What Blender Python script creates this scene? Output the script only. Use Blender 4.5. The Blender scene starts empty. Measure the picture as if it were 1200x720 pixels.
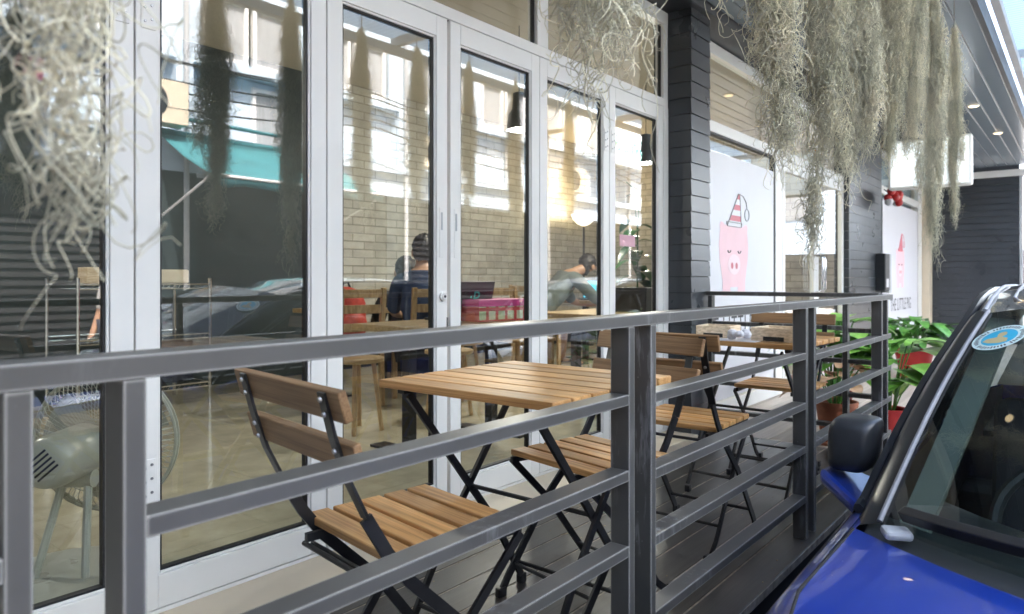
import bpy, bmesh, math, random
import numpy as np
from mathutils import Vector, Matrix, Euler
random.seed(7); RNG = np.random.default_rng(7)
S = bpy.context.scene
C = S.collection
PI = math.pi
R = math.radians

# ------------------------------------------------------------------ materials
def nodes(name):
    m = bpy.data.materials.new(name); m.use_nodes = True
    nt = m.node_tree
    b = nt.nodes.get('Principled BSDF')
    return m, nt, b
def N(nt, t, **kw):
    n = nt.nodes.new(t)
    for k, v in kw.items():
        if k in n.inputs.keys() if isinstance(k, str) else False:
            n.inputs[k].default_value = v
        else:
            setattr(n, k, v)
    return n
def ramp(nt, stops):
    r = nt.nodes.new('ShaderNodeValToRGB')
    e = r.color_ramp.elements
    while len(e) < len(stops): e.new(0.5)
    for i, (p, c) in enumerate(stops):
        e[i].position = p; e[i].color = (*c, 1) if len(c) == 3 else c
    return r
def coords(nt, scale, kind='Object'):
    t = nt.nodes.new('ShaderNodeTexCoord'); mp = nt.nodes.new('ShaderNodeMapping')
    mp.inputs['Scale'].default_value = scale
    nt.links.new(t.outputs[kind], mp.inputs[0])
    return mp.outputs[0]
def noise(nt, vec, scale, detail=4, rough=.55):
    n = nt.nodes.new('ShaderNodeTexNoise')
    n.inputs['Scale'].default_value = scale; n.inputs['Detail'].default_value = detail
    n.inputs['Roughness'].default_value = rough
    nt.links.new(vec, n.inputs['Vector'])
    return n.outputs['Fac']
def bump(nt, b, fac, strength, dist):
    n = nt.nodes.new('ShaderNodeBump'); n.inputs['Strength'].default_value = strength
    n.inputs['Distance'].default_value = dist
    nt.links.new(fac, n.inputs['Height']); nt.links.new(n.outputs[0], b.inputs['Normal'])
def mixc(nt, fac, a, c2, mode='MIX'):
    n = nt.nodes.new('ShaderNodeMix'); n.data_type = 'RGBA'; n.blend_type = mode
    for s, v in ((0, fac), (6, a), (7, c2)):
        if hasattr(v, 'links') or hasattr(v, 'is_linked'): nt.links.new(v, n.inputs[s])
        else: n.inputs[s].default_value = v if s == 0 else ((*v, 1) if len(v) == 3 else v)
    return n.outputs[2]
def surf(name, col, rough=.5, metal=0, var=.12, scale=6, rvar=.1, bmp=0, bscale=60, spec=.5, coat=0, kind='Object', stretch=(1,1,1)):
    m, nt, b = nodes(name)
    v = coords(nt, stretch, kind)
    f = noise(nt, v, scale, 5)
    d = tuple(max(0, c*(1-var)) for c in col); l = tuple(min(1, c*(1+var)) for c in col)
    r = ramp(nt, [(.3, d), (.7, l)])
    nt.links.new(f, r.inputs[0]); nt.links.new(r.outputs[0], b.inputs['Base Color'])
    mr = nt.nodes.new('ShaderNodeMapRange'); mr.inputs[3].default_value = max(.02, rough-rvar); mr.inputs[4].default_value = rough+rvar
    nt.links.new(f, mr.inputs[0]); nt.links.new(mr.outputs[0], b.inputs['Roughness'])
    b.inputs['Metallic'].default_value = metal
    b.inputs['Specular IOR Level'].default_value = spec
    b.inputs['Coat Weight'].default_value = coat
    b.inputs['Coat Roughness'].default_value = .03
    if bmp: bump(nt, b, noise(nt, v, bscale, 3), bmp, .002)
    return m
def emis(name, col, st):
    m, nt, b = nodes(name)
    b.inputs['Base Color'].default_value = (*col, 1)
    b.inputs['Emission Color'].default_value = (*col, 1); b.inputs['Emission Strength'].default_value = st
    return m
def wood(name, a, b_, stretch=(45, 2.2, 45), rough=.5, spread=.42):
    m, nt, b = nodes(name)
    v = coords(nt, stretch)
    f = noise(nt, v, 1.0, 6, .6)
    g = noise(nt, coords(nt, (stretch[0]*5, stretch[1]*1.5, stretch[2]*5)), 1.0, 2)
    r = ramp(nt, [(.28, a), (.72, b_)])
    nt.links.new(f, r.inputs[0])
    geo = nt.nodes.new('ShaderNodeNewGeometry')
    mr = nt.nodes.new('ShaderNodeMapRange'); mr.inputs[3].default_value = 1-spread; mr.inputs[4].default_value = 1+spread*.6
    nt.links.new(geo.outputs['Random Per Island'], mr.inputs[0])
    hsv = nt.nodes.new('ShaderNodeHueSaturation')
    nt.links.new(mr.outputs[0], hsv.inputs['Value']); nt.links.new(r.outputs[0], hsv.inputs['Color'])
    gr = ramp(nt, [(.42, (.72, .68, .62)), (.55, (1, 1, 1))]); nt.links.new(g, gr.inputs[0])
    out = mixc(nt, .8, hsv.outputs[0], gr.outputs[0], 'MULTIPLY')
    nt.links.new(out, b.inputs['Base Color'])
    b.inputs['Roughness'].default_value = rough
    bump(nt, b, g, .25, .001)
    return m
def steel_paint():
    m, nt, b = nodes('grey painted steel')
    v = coords(nt, (1, 1, 1))
    f = noise(nt, v, 5, 6)
    r = ramp(nt, [(.3, (.058, .056, .053)), (.75, (.082, .079, .075))]); nt.links.new(f, r.inputs[0])
    st = noise(nt, coords(nt, (30, 30, 4)), 1.3, 4, .7)
    sr = ramp(nt, [(.53, (0, 0, 0)), (.66, (1, 1, 1))]); nt.links.new(st, sr.inputs[0])
    pt = noise(nt, v, 2.2, 2); pr = ramp(nt, [(.5, (0, 0, 0)), (.66, (.7, .7, .7))]); nt.links.new(pt, pr.inputs[0])
    fac = mixc(nt, 1.0, sr.outputs[0], pr.outputs[0], 'MULTIPLY')
    c1 = mixc(nt, fac, r.outputs[0], (.3, .3, .31))
    sp = nt.nodes.new('ShaderNodeTexVoronoi'); sp.inputs['Scale'].default_value = 55; nt.links.new(v, sp.inputs['Vector'])
    spr = ramp(nt, [(.05, (1, 1, 1)), (.085, (0, 0, 0))]); nt.links.new(sp.outputs['Distance'], spr.inputs[0])
    spf = mixc(nt, 1.0, spr.outputs[0], pr.outputs[0], 'MULTIPLY')
    c2 = mixc(nt, spf, c1, (.4, .4, .4))
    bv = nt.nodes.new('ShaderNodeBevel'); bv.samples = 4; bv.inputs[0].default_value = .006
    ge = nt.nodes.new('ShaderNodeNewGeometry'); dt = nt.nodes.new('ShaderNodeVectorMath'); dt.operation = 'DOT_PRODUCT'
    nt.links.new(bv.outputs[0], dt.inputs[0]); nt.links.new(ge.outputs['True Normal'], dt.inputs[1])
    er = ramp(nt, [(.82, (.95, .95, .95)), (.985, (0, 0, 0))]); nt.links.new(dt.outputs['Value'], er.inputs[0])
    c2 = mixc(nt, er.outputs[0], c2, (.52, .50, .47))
    nt.links.new(c2, b.inputs['Base Color'])
    b.inputs['Roughness'].default_value = .42
    bump(nt, b, noise(nt, v, 90, 3), .12, .001)
    return m
def glass(name, f0=.15, tint=(.94, .96, .94), rough=0):
    m = bpy.data.materials.new(name); m.use_nodes = True; nt = m.node_tree
    nt.nodes.clear()
    o = nt.nodes.new('ShaderNodeOutputMaterial'); mx = nt.nodes.new('ShaderNodeMixShader')
    tr = nt.nodes.new('ShaderNodeBsdfTransparent'); tr.inputs[0].default_value = (*tint, 1)
    gl = nt.nodes.new('ShaderNodeBsdfGlossy'); gl.inputs['Roughness'].default_value = rough; gl.inputs[0].default_value = (.97, .985, 1, 1)
    geo = nt.nodes.new('ShaderNodeNewGeometry')
    dot = nt.nodes.new('ShaderNodeVectorMath'); dot.operation = 'DOT_PRODUCT'
    nt.links.new(geo.outputs['Normal'], dot.inputs[0]); nt.links.new(geo.outputs['Incoming'], dot.inputs[1])
    def M(op, a, b=None):
        n = nt.nodes.new('ShaderNodeMath'); n.operation = op
        for i, v in enumerate((a, b)):
            if v is None: continue
            if isinstance(v, (int, float)): n.inputs[i].default_value = v
            else: nt.links.new(v, n.inputs[i])
        return n.outputs[0]
    ab = M('ABSOLUTE', dot.outputs['Value']); om = M('SUBTRACT', 1.0, ab); p5 = M('POWER', om, 5.0)
    F = M('ADD', M('MULTIPLY', p5, 1-f0), f0)
    front = M('SUBTRACT', 1.0, geo.outputs['Backfacing'])
    F = M('MULTIPLY', F, front)
    nt.links.new(F, mx.inputs[0]); nt.links.new(tr.outputs[0], mx.inputs[1]); nt.links.new(gl.outputs[0], mx.inputs[2])
    nt.links.new(mx.outputs[0], o.inputs[0])
    return m

M = {}
M['rail'] = steel_paint()
M['black'] = surf('black steel', (.014, .014, .016), .38, var=.3, scale=20)
M['slat'] = wood('acacia slats', (.50, .24, .075), (.84, .48, .19))
M['back'] = wood('brown oiled slats', (.28, .15, .066), (.50, .295, .145))
M['alu'] = surf('white powder coat', (.80, .785, .76), .32, var=.03, scale=3)
M['gasket'] = surf('black gasket', (.015, .015, .017), .5)
M['glass'] = glass('window glass')
M['carglass'] = glass('car glass', .07, (.48, .55, .53))
M['sideglass'] = glass('tinted car glass', .06, (.16, .17, .17))
M['screw'] = surf('screw metal', (.35, .35, .36), .3, metal=1)
M['chrome'] = surf('bright metal', (.75, .75, .77), .16, metal=1)
M['cream'] = surf('cream tile', (.68, .58, .44), .42, var=.07, scale=2.5)
M['dark'] = surf('black void paint', (.010, .010, .011), .8)
M['clad'] = surf('charcoal cladding', (.045, .050, .058), .3, var=.12, scale=3, stretch=(1, 1, 1))
M['fascia'] = surf('dark fascia', (.03, .033, .04), .4)
M['paper'] = surf('white vinyl', (.68, .67, .71), .4, var=.02)
M['pink'] = surf('pink print', (.84, .55, .60), .5, var=.05)
M['pinkpale'] = surf('pale pink print', (.86, .66, .70), .5, var=.03)
M['pinkdark'] = surf('rose print', (.62, .16, .20), .5, var=.05)
M['ink'] = surf('dark ink', (.05, .045, .05), .5)
M['greyink'] = surf('grey ink', (.3, .29, .3), .5)
M['red'] = surf('red plastic', (.50, .03, .03), .35)
M['terra'] = surf('terracotta', (.36, .13, .07), .75, var=.25, scale=14, bmp=.2)
M['soil'] = surf('soil', (.05, .035, .022), .95, bmp=.6)
M['sage'] = surf('sage enamel', (.46, .46, .40), .3, var=.06)
M['string'] = surf('grey string', (.2, .19, .17), .8)
M['plasticblk'] = surf('black plastic', (.028, .030, .034), .34, var=.12, scale=30)
M['greyplastic'] = surf('grey plastic', (.45, .46, .47), .5)
M['carblue'] = None
M['carblack'] = surf('gloss black paint', (.05, .056, .066), .1, var=.05, coat=1, rvar=.03)
M['tyre'] = surf('tyre rubber', (.02, .02, .02), .8)
M['skin'] = surf('skin', (.42, .24, .15), .5, var=.06)
M['hair'] = surf('black hair', (.014, .012, .011), .5, stretch=(30, 30, 4), bmp=.5)
M['navy'] = surf('navy cloth', (.025, .05, .12), .85, var=.2, scale=20)
M['darkcloth'] = surf('charcoal cloth', (.028, .032, .045), .9, var=.2)
M['greycloth'] = surf('grey green cloth', (.13, .15, .14), .9, var=.2)
M['white cloth'] = surf('pale cloth', (.6, .58, .55), .9, var=.1)
M['khaki'] = surf('khaki cloth', (.35, .27, .15), .9)
M['bag'] = surf('red nylon', (.55, .055, .035), .55, var=.25, scale=16, bmp=.6, bscale=14)
M['indoorwood'] = wood('pale beech', (.42, .27, .13), (.60, .42, .23), (25, 25, 3), .4)
M['tablewood'] = wood('pale table top', (.50, .34, .17), (.66, .48, .27), (3, 30, 30), .35)
M['kraft'] = wood('plywood box', (.70, .55, .38), (.84, .70, .52), (4, 30, 30), .6, .1)
M['teal'] = surf('teal canvas', (.03, .165, .185), .8, var=.12, scale=2)
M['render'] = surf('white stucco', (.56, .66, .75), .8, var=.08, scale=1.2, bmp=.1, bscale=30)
M['shutter'] = surf('dark shutter', (.022, .022, .024), .6)
M['curtain'] = surf('grey curtain', (.34, .35, .36), .9, var=.2, stretch=(14, 14, 1), scale=2)
M['cable'] = surf('black cable', (.012, .012, .012), .7)
M['magenta'] = surf('magenta label', (.62, .04, .26), .5)
M['signteal'] = surf('teal letters', (.05, .50, .42), .5)
M['signblue'] = surf('blue plate', (.05, .12, .45), .5)
M['screen'] = emis('cyan screen', (.12, .55, .75), .14)
M['bulb'] = emis('warm bulb', (1, .80, .50), .7)
M['bowl'] = emis('frosted glass bowl', (1, .85, .62), .26)
M['spot'] = emis('downlight', (1, .78, .45), .5)
M['lightbox'] = emis('lit sign face', (.9, .97, 1), .095)
M['pinknote'] = surf('pink paper', (.72, .42, .48), .8, var=.03)
M['blueplate'] = surf('sky blue print', (.02, .36, .56), .4)
M['stickerrim'] = surf('sticker rim', (.58, .72, .70), .4)
M['bust'] = surf('tan print', (.50, .40, .20), .5)
M['yellow'] = surf('ochre paint', (.6, .42, .05), .5)

M['silver'] = surf('silver trim', (.24, .24, .26), .45)
M['pillarblk'] = surf('black pillar', (.02, .022, .026), .34, var=.1)
M['innertrim'] = surf('grey inner trim', (.15, .175, .165), .7)
def mk_carblue():
    m, nt, b = nodes('metallic blue paint')
    v = coords(nt, (1, 1, 1))
    d = nt.nodes.new('ShaderNodeTexVoronoi'); d.inputs['Scale'].default_value = 34; nt.links.new(v, d.inputs['Vector'])
    r = ramp(nt, [(.018, (1, 1, 1)), (.035, (0, 0, 0))]); nt.links.new(d.outputs['Distance'], r.inputs[0])
    dust = noise(nt, v, 3, 6); dr = ramp(nt, [(.45, (0, 0, 0)), (.8, (.14, .14, .14))]); nt.links.new(dust, dr.inputs[0])
    c = mixc(nt, dr.outputs[0], (.006, .042, .36), (.3, .33, .4))
    c = mixc(nt, r.outputs[0], c, (.6, .65, .75))
    nt.links.new(c, b.inputs['Base Color'])
    b.inputs['Metallic'].default_value = .25; b.inputs['Roughness'].default_value = .28
    b.inputs['Coat Weight'].default_value = 1; b.inputs['Coat Roughness'].default_value = .02
    return m
M['carblue'] = mk_carblue()
M['carwhite'] = surf('white car paint', (.7, .71, .72), .3, var=.03, coat=1)

def mk_deck(name, a, b_, rough, spread):
    m, nt, b = nodes(name)
    f = noise(nt, coords(nt, (2.0, 40, 40)), 1, 6, .65)
    r = ramp(nt, [(.3, a), (.75, b_)]); nt.links.new(f, r.inputs[0])
    geo = nt.nodes.new('ShaderNodeNewGeometry')
    mr = nt.nodes.new('ShaderNodeMapRange'); mr.inputs[3].default_value = 1-spread; mr.inputs[4].default_value = 1+spread
    nt.links.new(geo.outputs['Random Per Island'], mr.inputs[0])
    hsv = nt.nodes.new('ShaderNodeHueSaturation'); nt.links.new(mr.outputs[0], hsv.inputs['Value']); nt.links.new(r.outputs[0], hsv.inputs['Color'])
    v2 = coords(nt, (1, 1, 1))
    sp = nt.nodes.new('ShaderNodeTexVoronoi'); sp.inputs['Scale'].default_value = 34; nt.links.new(v2, sp.inputs['Vector'])
    spr = ramp(nt, [(.03, (1, 1, 1)), (.06, (0, 0, 0))]); nt.links.new(sp.outputs['Distance'], spr.inputs[0])
    pt = noise(nt, v2, 1.7, 3); pr = ramp(nt, [(.5, (0, 0, 0)), (.62, (.7, .7, .7))]); nt.links.new(pt, pr.inputs[0])
    k = mixc(nt, 1.0, spr.outputs[0], pr.outputs[0], 'MULTIPLY')
    c = mixc(nt, k, hsv.outputs[0], (.3, .27, .2))
    nt.links.new(c, b.inputs['Base Color'])
    d2 = noise(nt, v2, 2.4, 5)
    mr2 = nt.nodes.new('ShaderNodeMapRange'); mr2.inputs[3].default_value = rough-.14; mr2.inputs[4].default_value = rough+.16
    nt.links.new(d2, mr2.inputs[0]); nt.links.new(mr2.outputs[0], b.inputs['Roughness'])
    bump(nt, b, noise(nt, coords(nt, (6, 160, 160)), 1, 3), .3, .002)
    return m
M['deck'] = mk_deck('dark deck boards', (.034, .030, .027), (.066, .059, .053), .38, .2)
M['landing'] = mk_deck('pale landing boards', (.42, .35, .29), (.60, .52, .45), .5, .12)

def mk_brick(name, c1, c2, mort, w, h, axis='XZ', rough=.6):
    m, nt, b = nodes(name)
    t = nt.nodes.new('ShaderNodeTexCoord'); sep = nt.nodes.new('ShaderNodeSeparateXYZ'); cmb = nt.nodes.new('ShaderNodeCombineXYZ')
    nt.links.new(t.outputs['Object'], sep.inputs[0])
    nt.links.new(sep.outputs[0 if axis[0] == 'X' else 1], cmb.inputs[0]); nt.links.new(sep.outputs[2 if axis[1] == 'Z' else 1], cmb.inputs[1])
    br = nt.nodes.new('ShaderNodeTexBrick'); br.inputs['Scale'].default_value = 1
    br.inputs['Color1'].default_value = (*c1, 1); br.inputs['Color2'].default_value = (*c2, 1); br.inputs['Mortar'].default_value = (*mort, 1)
    br.inputs['Brick Width'].default_value = w; br.inputs['Row Height'].default_value = h
    br.inputs['Mortar Size'].default_value = .006; br.inputs['Mortar Smooth'].default_value = .3
    nt.links.new(cmb.outputs[0], br.inputs['Vector'])
    f = noise(nt, t.outputs['Object'], 7, 5)
    fr = ramp(nt, [(.3, (.8, .8, .8)), (.7, (1.1, 1.1, 1.1))]); nt.links.new(f, fr.inputs[0])
    c = mixc(nt, 1.0, br.outputs[0], fr.outputs[0], 'MULTIPLY')
    nt.links.new(c, b.inputs['Base Color']); b.inputs['Roughness'].default_value = rough
    inv = nt.nodes.new('ShaderNodeMath'); inv.operation = 'SUBTRACT'; inv.inputs[0].default_value = 1; nt.links.new(br.outputs['Fac'], inv.inputs[1])
    bump(nt, b, inv.outputs[0], .6, .006)
    return m
M['brick'] = mk_brick('pale brick', (.50, .475, .42), (.41, .385, .335), (.25, .23, .195), .30, .085)
M['brickside'] = mk_brick('pale brick side', (.50, .475, .42), (.41, .385, .335), (.25, .23, .195), .30, .085, 'YZ')
M['tile'] = mk_brick('beige floor tile', (.58, .52, .38), (.60, .54, .40), (.565, .51, .37), .6, .6, 'XY', .12)
M['ceil'] = surf('beige ceiling', (.50, .47, .41), .8, var=.03)
M['asphalt'] = surf('asphalt', (.22, .215, .205), .85, var=.25, scale=9, bmp=.5, bscale=120)
M['pave'] = surf('concrete', (.30, .29, .28), .8, var=.15, scale=5, bmp=.2)
def mk_soffit():
    m, nt, b = nodes('gloss soffit boards')
    b.inputs['Base Color'].default_value = (.20, .24, .275, 1); b.inputs['Roughness'].default_value = .2
    bump(nt, b, noise(nt, coords(nt, (1.5, 10, 1)), 1, 3), .12, .01)
    return m
M['soffit'] = mk_soffit()
def mk_poly():
    m = bpy.data.materials.new('polycarbonate sheet'); m.use_nodes = True; nt = m.node_tree; nt.nodes.clear()
    o = nt.nodes.new('ShaderNodeOutputMaterial')
    tl = nt.nodes.new('ShaderNodeBsdfTranslucent'); tl.inputs[0].default_value = (.50, .60, .68, 1)
    df = nt.nodes.new('ShaderNodeBsdfDiffuse'); df.inputs[0].default_value = (.5, .57, .62, 1)
    tp = nt.nodes.new('ShaderNodeBsdfTransparent'); tp.inputs[0].default_value = (.62, .72, .80, 1)
    v = coords(nt, (1, 1, 1)); w = nt.nodes.new('ShaderNodeTexWave'); w.inputs['Scale'].default_value = 6; w.bands_direction = 'X'
    nt.links.new(v, w.inputs['Vector'])
    a = nt.nodes.new('ShaderNodeMixShader'); a.inputs[0].default_value = .3
    nt.links.new(tl.outputs[0], a.inputs[1]); nt.links.new(df.outputs[0], a.inputs[2])
    c = nt.nodes.new('ShaderNodeMixShader')
    mr = nt.nodes.new('ShaderNodeMapRange'); mr.inputs[3].default_value = .25; mr.inputs[4].default_value = .5; nt.links.new(w.outputs['Fac'], mr.inputs[0])
    nt.links.new(mr.outputs[0], c.inputs[0]); nt.links.new(a.outputs[0], c.inputs[1]); nt.links.new(tp.outputs[0], c.inputs[2])
    nt.links.new(c.outputs[0], o.inputs[0])
    return m
M['poly'] = mk_poly()
def mk_leaf(name, a, b_, rough=.35, vein=None):
    m, nt, b = nodes(name)
    f = noise(nt, coords(nt, (1, 1, 1)), 16, 4)
    r = ramp(nt, [(.35, a), (.65, b_)]); nt.links.new(f, r.inputs[0])
    geo = nt.nodes.new('ShaderNodeNewGeometry'); hsv = nt.nodes.new('ShaderNodeHueSaturation')
    mr = nt.nodes.new('ShaderNodeMapRange'); mr.inputs[3].default_value = .7; mr.inputs[4].default_value = 1.35
    nt.links.new(geo.outputs['Random Per Island'], mr.inputs[0]); nt.links.new(mr.outputs[0], hsv.inputs['Value'])
    nt.links.new(r.outputs[0], hsv.inputs['Color']); nt.links.new(hsv.outputs[0], b.inputs['Base Color'])
    b.inputs['Roughness'].default_value = rough
    return m
M['leaf'] = mk_leaf('glossy green leaf', (.05, .17, .03), (.13, .34, .06))
M['leafbright'] = mk_leaf('bright green leaf', (.14, .34, .045), (.30, .56, .11))
M['leafdark'] = mk_leaf('deep green leaf', (.012, .07, .02), (.03, .13, .03))
M['caladium'] = mk_leaf('pink flecked leaf', (.30, .20, .10), (.70, .24, .20))
M['dry'] = mk_leaf('dry tan leaf', (.35, .2, .1), (.5, .33, .2), .7)
def mk_moss():
    m, nt, b = nodes('grey green air moss')
    f = noise(nt, coords(nt, (1, 1, 1)), 9, 3)
    r = ramp(nt, [(.3, (.58, .56, .42)), (.7, (.86, .80, .63))]); nt.links.new(f, r.inputs[0])
    geo = nt.nodes.new('ShaderNodeNewGeometry'); hsv = nt.nodes.new('ShaderNodeHueSaturation')
    mr = nt.nodes.new('ShaderNodeMapRange'); mr.inputs[3].default_value = .65; mr.inputs[4].default_value = 1.25
    nt.links.new(geo.outputs['Random Per Island'], mr.inputs[0]); nt.links.new(mr.outputs[0], hsv.inputs['Value'])
    nt.links.new(r.outputs[0], hsv.inputs['Color']); nt.links.new(hsv.outputs[0], b.inputs['Base Color'])
    b.inputs['Roughness'].default_value = .85
    tl = nt.nodes.new('ShaderNodeBsdfTranslucent'); nt.links.new(hsv.outputs[0], tl.inputs[0])
    mx = nt.nodes.new('ShaderNodeMixShader'); mx.inputs[0].default_value = .3
    o = nt.nodes['Material Output']; nt.links.new(b.outputs[0], mx.inputs[1]); nt.links.new(tl.outputs[0], mx.inputs[2]); nt.links.new(mx.outputs[0], o.inputs[0])
    return m
M['moss'] = mk_moss()

# ------------------------------------------------------------------ mesh helpers
class MB:
    def __init__(s): s.v = []; s.f = []
    def add(s, vs, fs):
        o = len(s.v); s.v += [tuple(p) for p in vs]; s.f += [tuple(i+o for i in f) for f in fs]; return s
    def box(s, x0, x1, y0, y1, z0, z1):
        return s.add([(x0,y0,z0),(x1,y0,z0),(x1,y1,z0),(x0,y1,z0),(x0,y0,z1),(x1,y0,z1),(x1,y1,z1),(x0,y1,z1)],
                     [(0,3,2,1),(4,5,6,7),(0,1,5,4),(1,2,6,5),(2,3,7,6),(3,0,4,7)])
    def obox(s, mtx, sx, sy, sz):
        vs = [mtx @ Vector((x*sx/2, y*sy/2, z*sz/2)) for z in (-1,1) for x, y in ((-1,-1),(1,-1),(1,1),(-1,1))]
        return s.add(vs, [(0,3,2,1),(4,5,6,7),(0,1,5,4),(1,2,6,5),(2,3,7,6),(3,0,4,7)])
    def tube(s, pts, r, n=8, cap=True):
        pts = [Vector(p) for p in pts]; k = len(pts)
        rs = r if isinstance(r, (list, tuple)) else [r]*k
        t0 = (pts[1]-pts[0]).normalized()
        u = t0.orthogonal().normalized(); rings = []
        for i, p in enumerate(pts):
            t = (pts[min(i+1, k-1)]-pts[max(i-1, 0)]).normalized()
            u = (u - t*u.dot(t)).normalized(); w = t.cross(u)
            rings.append([p + (u*math.cos(a)+w*math.sin(a))*rs[i] for a in [2*PI*j/n for j in range(n)]])
        vs = [q for ring in rings for q in ring]; fs = []
        for i in range(k-1):
            for j in range(n):
                fs.append((i*n+j, i*n+(j+1)%n, (i+1)*n+(j+1)%n, (i+1)*n+j))
        if cap: fs += [tuple(range(n-1, -1, -1)), tuple((k-1)*n+j for j in range(n))]
        return s.add(vs, fs)
    def bar(s, pts, side, w, t):
        """flat bar swept along pts; `side` is the width direction"""
        pts = [Vector(p) for p in pts]; side = Vector(side).normalized(); k = len(pts); vs = []
        for i, p in enumerate(pts):
            d = (pts[min(i+1, k-1)]-pts[max(i-1, 0)]).normalized()
            sd = (side - d*side.dot(d)).normalized(); n = d.cross(sd)
            vs += [p+sd*w/2+n*t/2, p-sd*w/2+n*t/2, p-sd*w/2-n*t/2, p+sd*w/2-n*t/2]
        fs = []
        for i in range(k-1):
            for j in range(4): fs.append((i*4+j, i*4+(j+1)%4, (i+1)*4+(j+1)%4, (i+1)*4+j))
        fs += [(3,2,1,0), tuple((k-1)*4+j for j in range(4))]
        return s.add(vs, fs)
    def lathe(s, prof, mtx=Matrix(), n=24, cap=True):
        vs = []; k = len(prof)
        for (r, z) in prof:
            for j in range(n):
                a = 2*PI*j/n; vs.append(mtx @ Vector((r*math.cos(a), r*math.sin(a), z)))
        fs = []
        for i in range(k-1):
            for j in range(n): fs.append((i*n+j, i*n+(j+1)%n, (i+1)*n+(j+1)%n, (i+1)*n+j))
        if cap: fs += [tuple(range(n-1, -1, -1)), tuple((k-1)*n+j for j in range(n))]
        return s.add(vs, fs)
    def torus(s, mtx, R0, r, n=32, m=6):
        pts = [mtx @ Vector((R0*math.cos(2*PI*i/n), R0*math.sin(2*PI*i/n), 0)) for i in range(n+1)]
        return s.tube(pts, r, m, cap=False)
    def ell(s, c, rx, ry, rz, n=16, m=10):
        return s.lathe([(max(1e-4, math.sin(PI*i/m)), -math.cos(PI*i/m)) for i in range(m+1)],
                       Matrix.Translation(c) @ Matrix.Diagonal((rx, ry, rz, 1)), n)
    def poly(s, pts, n, t):
        """flat outline extruded by t along n"""
        n = Vector(n)*t; k = len(pts); pts = [Vector(p) for p in pts]
        return s.add(pts+[p+n for p in pts], [tuple(range(k-1, -1, -1)), tuple(range(k, 2*k))] + [(i, (i+1)%k, k+(i+1)%k, k+i) for i in range(k)])
    def grid(s, rows):
        k = len(rows); n = len(rows[0])
        return s.add([p for r in rows for p in r], [(i*n+j, i*n+j+1, (i+1)*n+j+1, (i+1)*n+j) for i in range(k-1) for j in range(n-1)])

def obj(name, mb, mat, parent=None, bevel=0, smooth=False, loc=None, fixn=True):
    me = bpy.data.meshes.new(name); me.from_pydata(mb.v, [], mb.f); me.update()
    if fixn:
        bm = bmesh.new(); bm.from_mesh(me); bmesh.ops.recalc_face_normals(bm, faces=bm.faces); bm.to_mesh(me); bm.free()
    me.materials.append(M[mat] if isinstance(mat, str) else mat)
    o = bpy.data.objects.new(name, me); C.objects.link(o)
    if smooth:
        for p in me.polygons: p.use_smooth = True
        if smooth != 'all':
            try: me.set_sharp_from_angle(angle=R(40))
            except Exception: pass
    if parent: o.parent = parent
    if loc: o.location = loc
    if bevel:
        b = o.modifiers.new('bevel', 'BEVEL'); b.width = bevel; b.segments = 2; b.limit_method = 'ANGLE'; b.angle_limit = R(40)
    return o
def tag(o, label, cat, group=None):
    o['label'] = label; o['category'] = cat
    if group: o['group'] = group
    return o
def struct(o, kind='structure'):
    o['kind'] = kind; return o
def thing(name, label, cat, loc=(0,0,0), rz=0, group=None):
    o = bpy.data.objects.new(name, None); C.objects.link(o); o.location = loc; o.rotation_euler = (0, 0, rz)
    o.empty_display_size = .1
    return tag(o, label, cat, group)
def kids(o): return [c for c in C.objects if c.parent == o]
def dup(root, label, loc=None, rz=None, group=None):
    r = root.copy(); C.objects.link(r); r['label'] = label
    if group: r['group'] = group
    if loc is not None: r.location = loc
    if rz is not None: r.rotation_euler = (0, 0, rz)
    for ch in kids(root):
        c = ch.copy(); C.objects.link(c); c.parent = r
        for g in kids(ch):
            d = g.copy(); C.objects.link(d); d.parent = c
    return r
def text(name, s, size, mat, mtx, parent, depth=.001, space=1.0, sx=1.0, align='CENTER'):
    cu = bpy.data.curves.new(name, 'FONT'); cu.body = s; cu.size = size; cu.extrude = depth; cu.align_x = align
    cu.space_character = space; cu.resolution_u = 3
    t = bpy.data.objects.new(name, cu); C.objects.link(t)
    bpy.context.view_layer.update()
    me = bpy.data.meshes.new_from_object(t.evaluated_get(bpy.context.evaluated_depsgraph_get()))
    bpy.data.objects.remove(t)
    me.transform(Matrix.Diagonal((sx, 1, 1, 1))); me.transform(mtx)
    me.materials.clear(); me.materials.append(M[mat])
    o = bpy.data.objects.new(name, me); C.objects.link(o); o.parent = parent
    return o
def words(name, s, size, mat, mtx, parent, depth, space, sx):
    """one mesh per word, laid out around the centre"""
    tmp = []
    for w in s.split(' '):
        o = text(name, w, size, mat, Matrix(), parent, depth, space, sx, 'LEFT')
        xs = [v.co.x for v in o.data.vertices]; tmp.append((o, min(xs), max(xs)))
    gap = size*.38*sx*space; tot = sum(b-a for _, a, b in tmp)+gap*(len(tmp)-1); x = -tot/2
    for o, a, b in tmp:
        o.data.transform(Matrix.Translation((x-a, 0, 0))); o.data.transform(mtx); x += b-a+gap
# text frame on a plane facing -Y (readable from the street): x->+X, y->+Z, normal -Y
def face_street(x, y, z): return Matrix(((1,0,0,x),(0,0,-1,y),(0,1,0,z),(0,0,0,1)))
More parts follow.
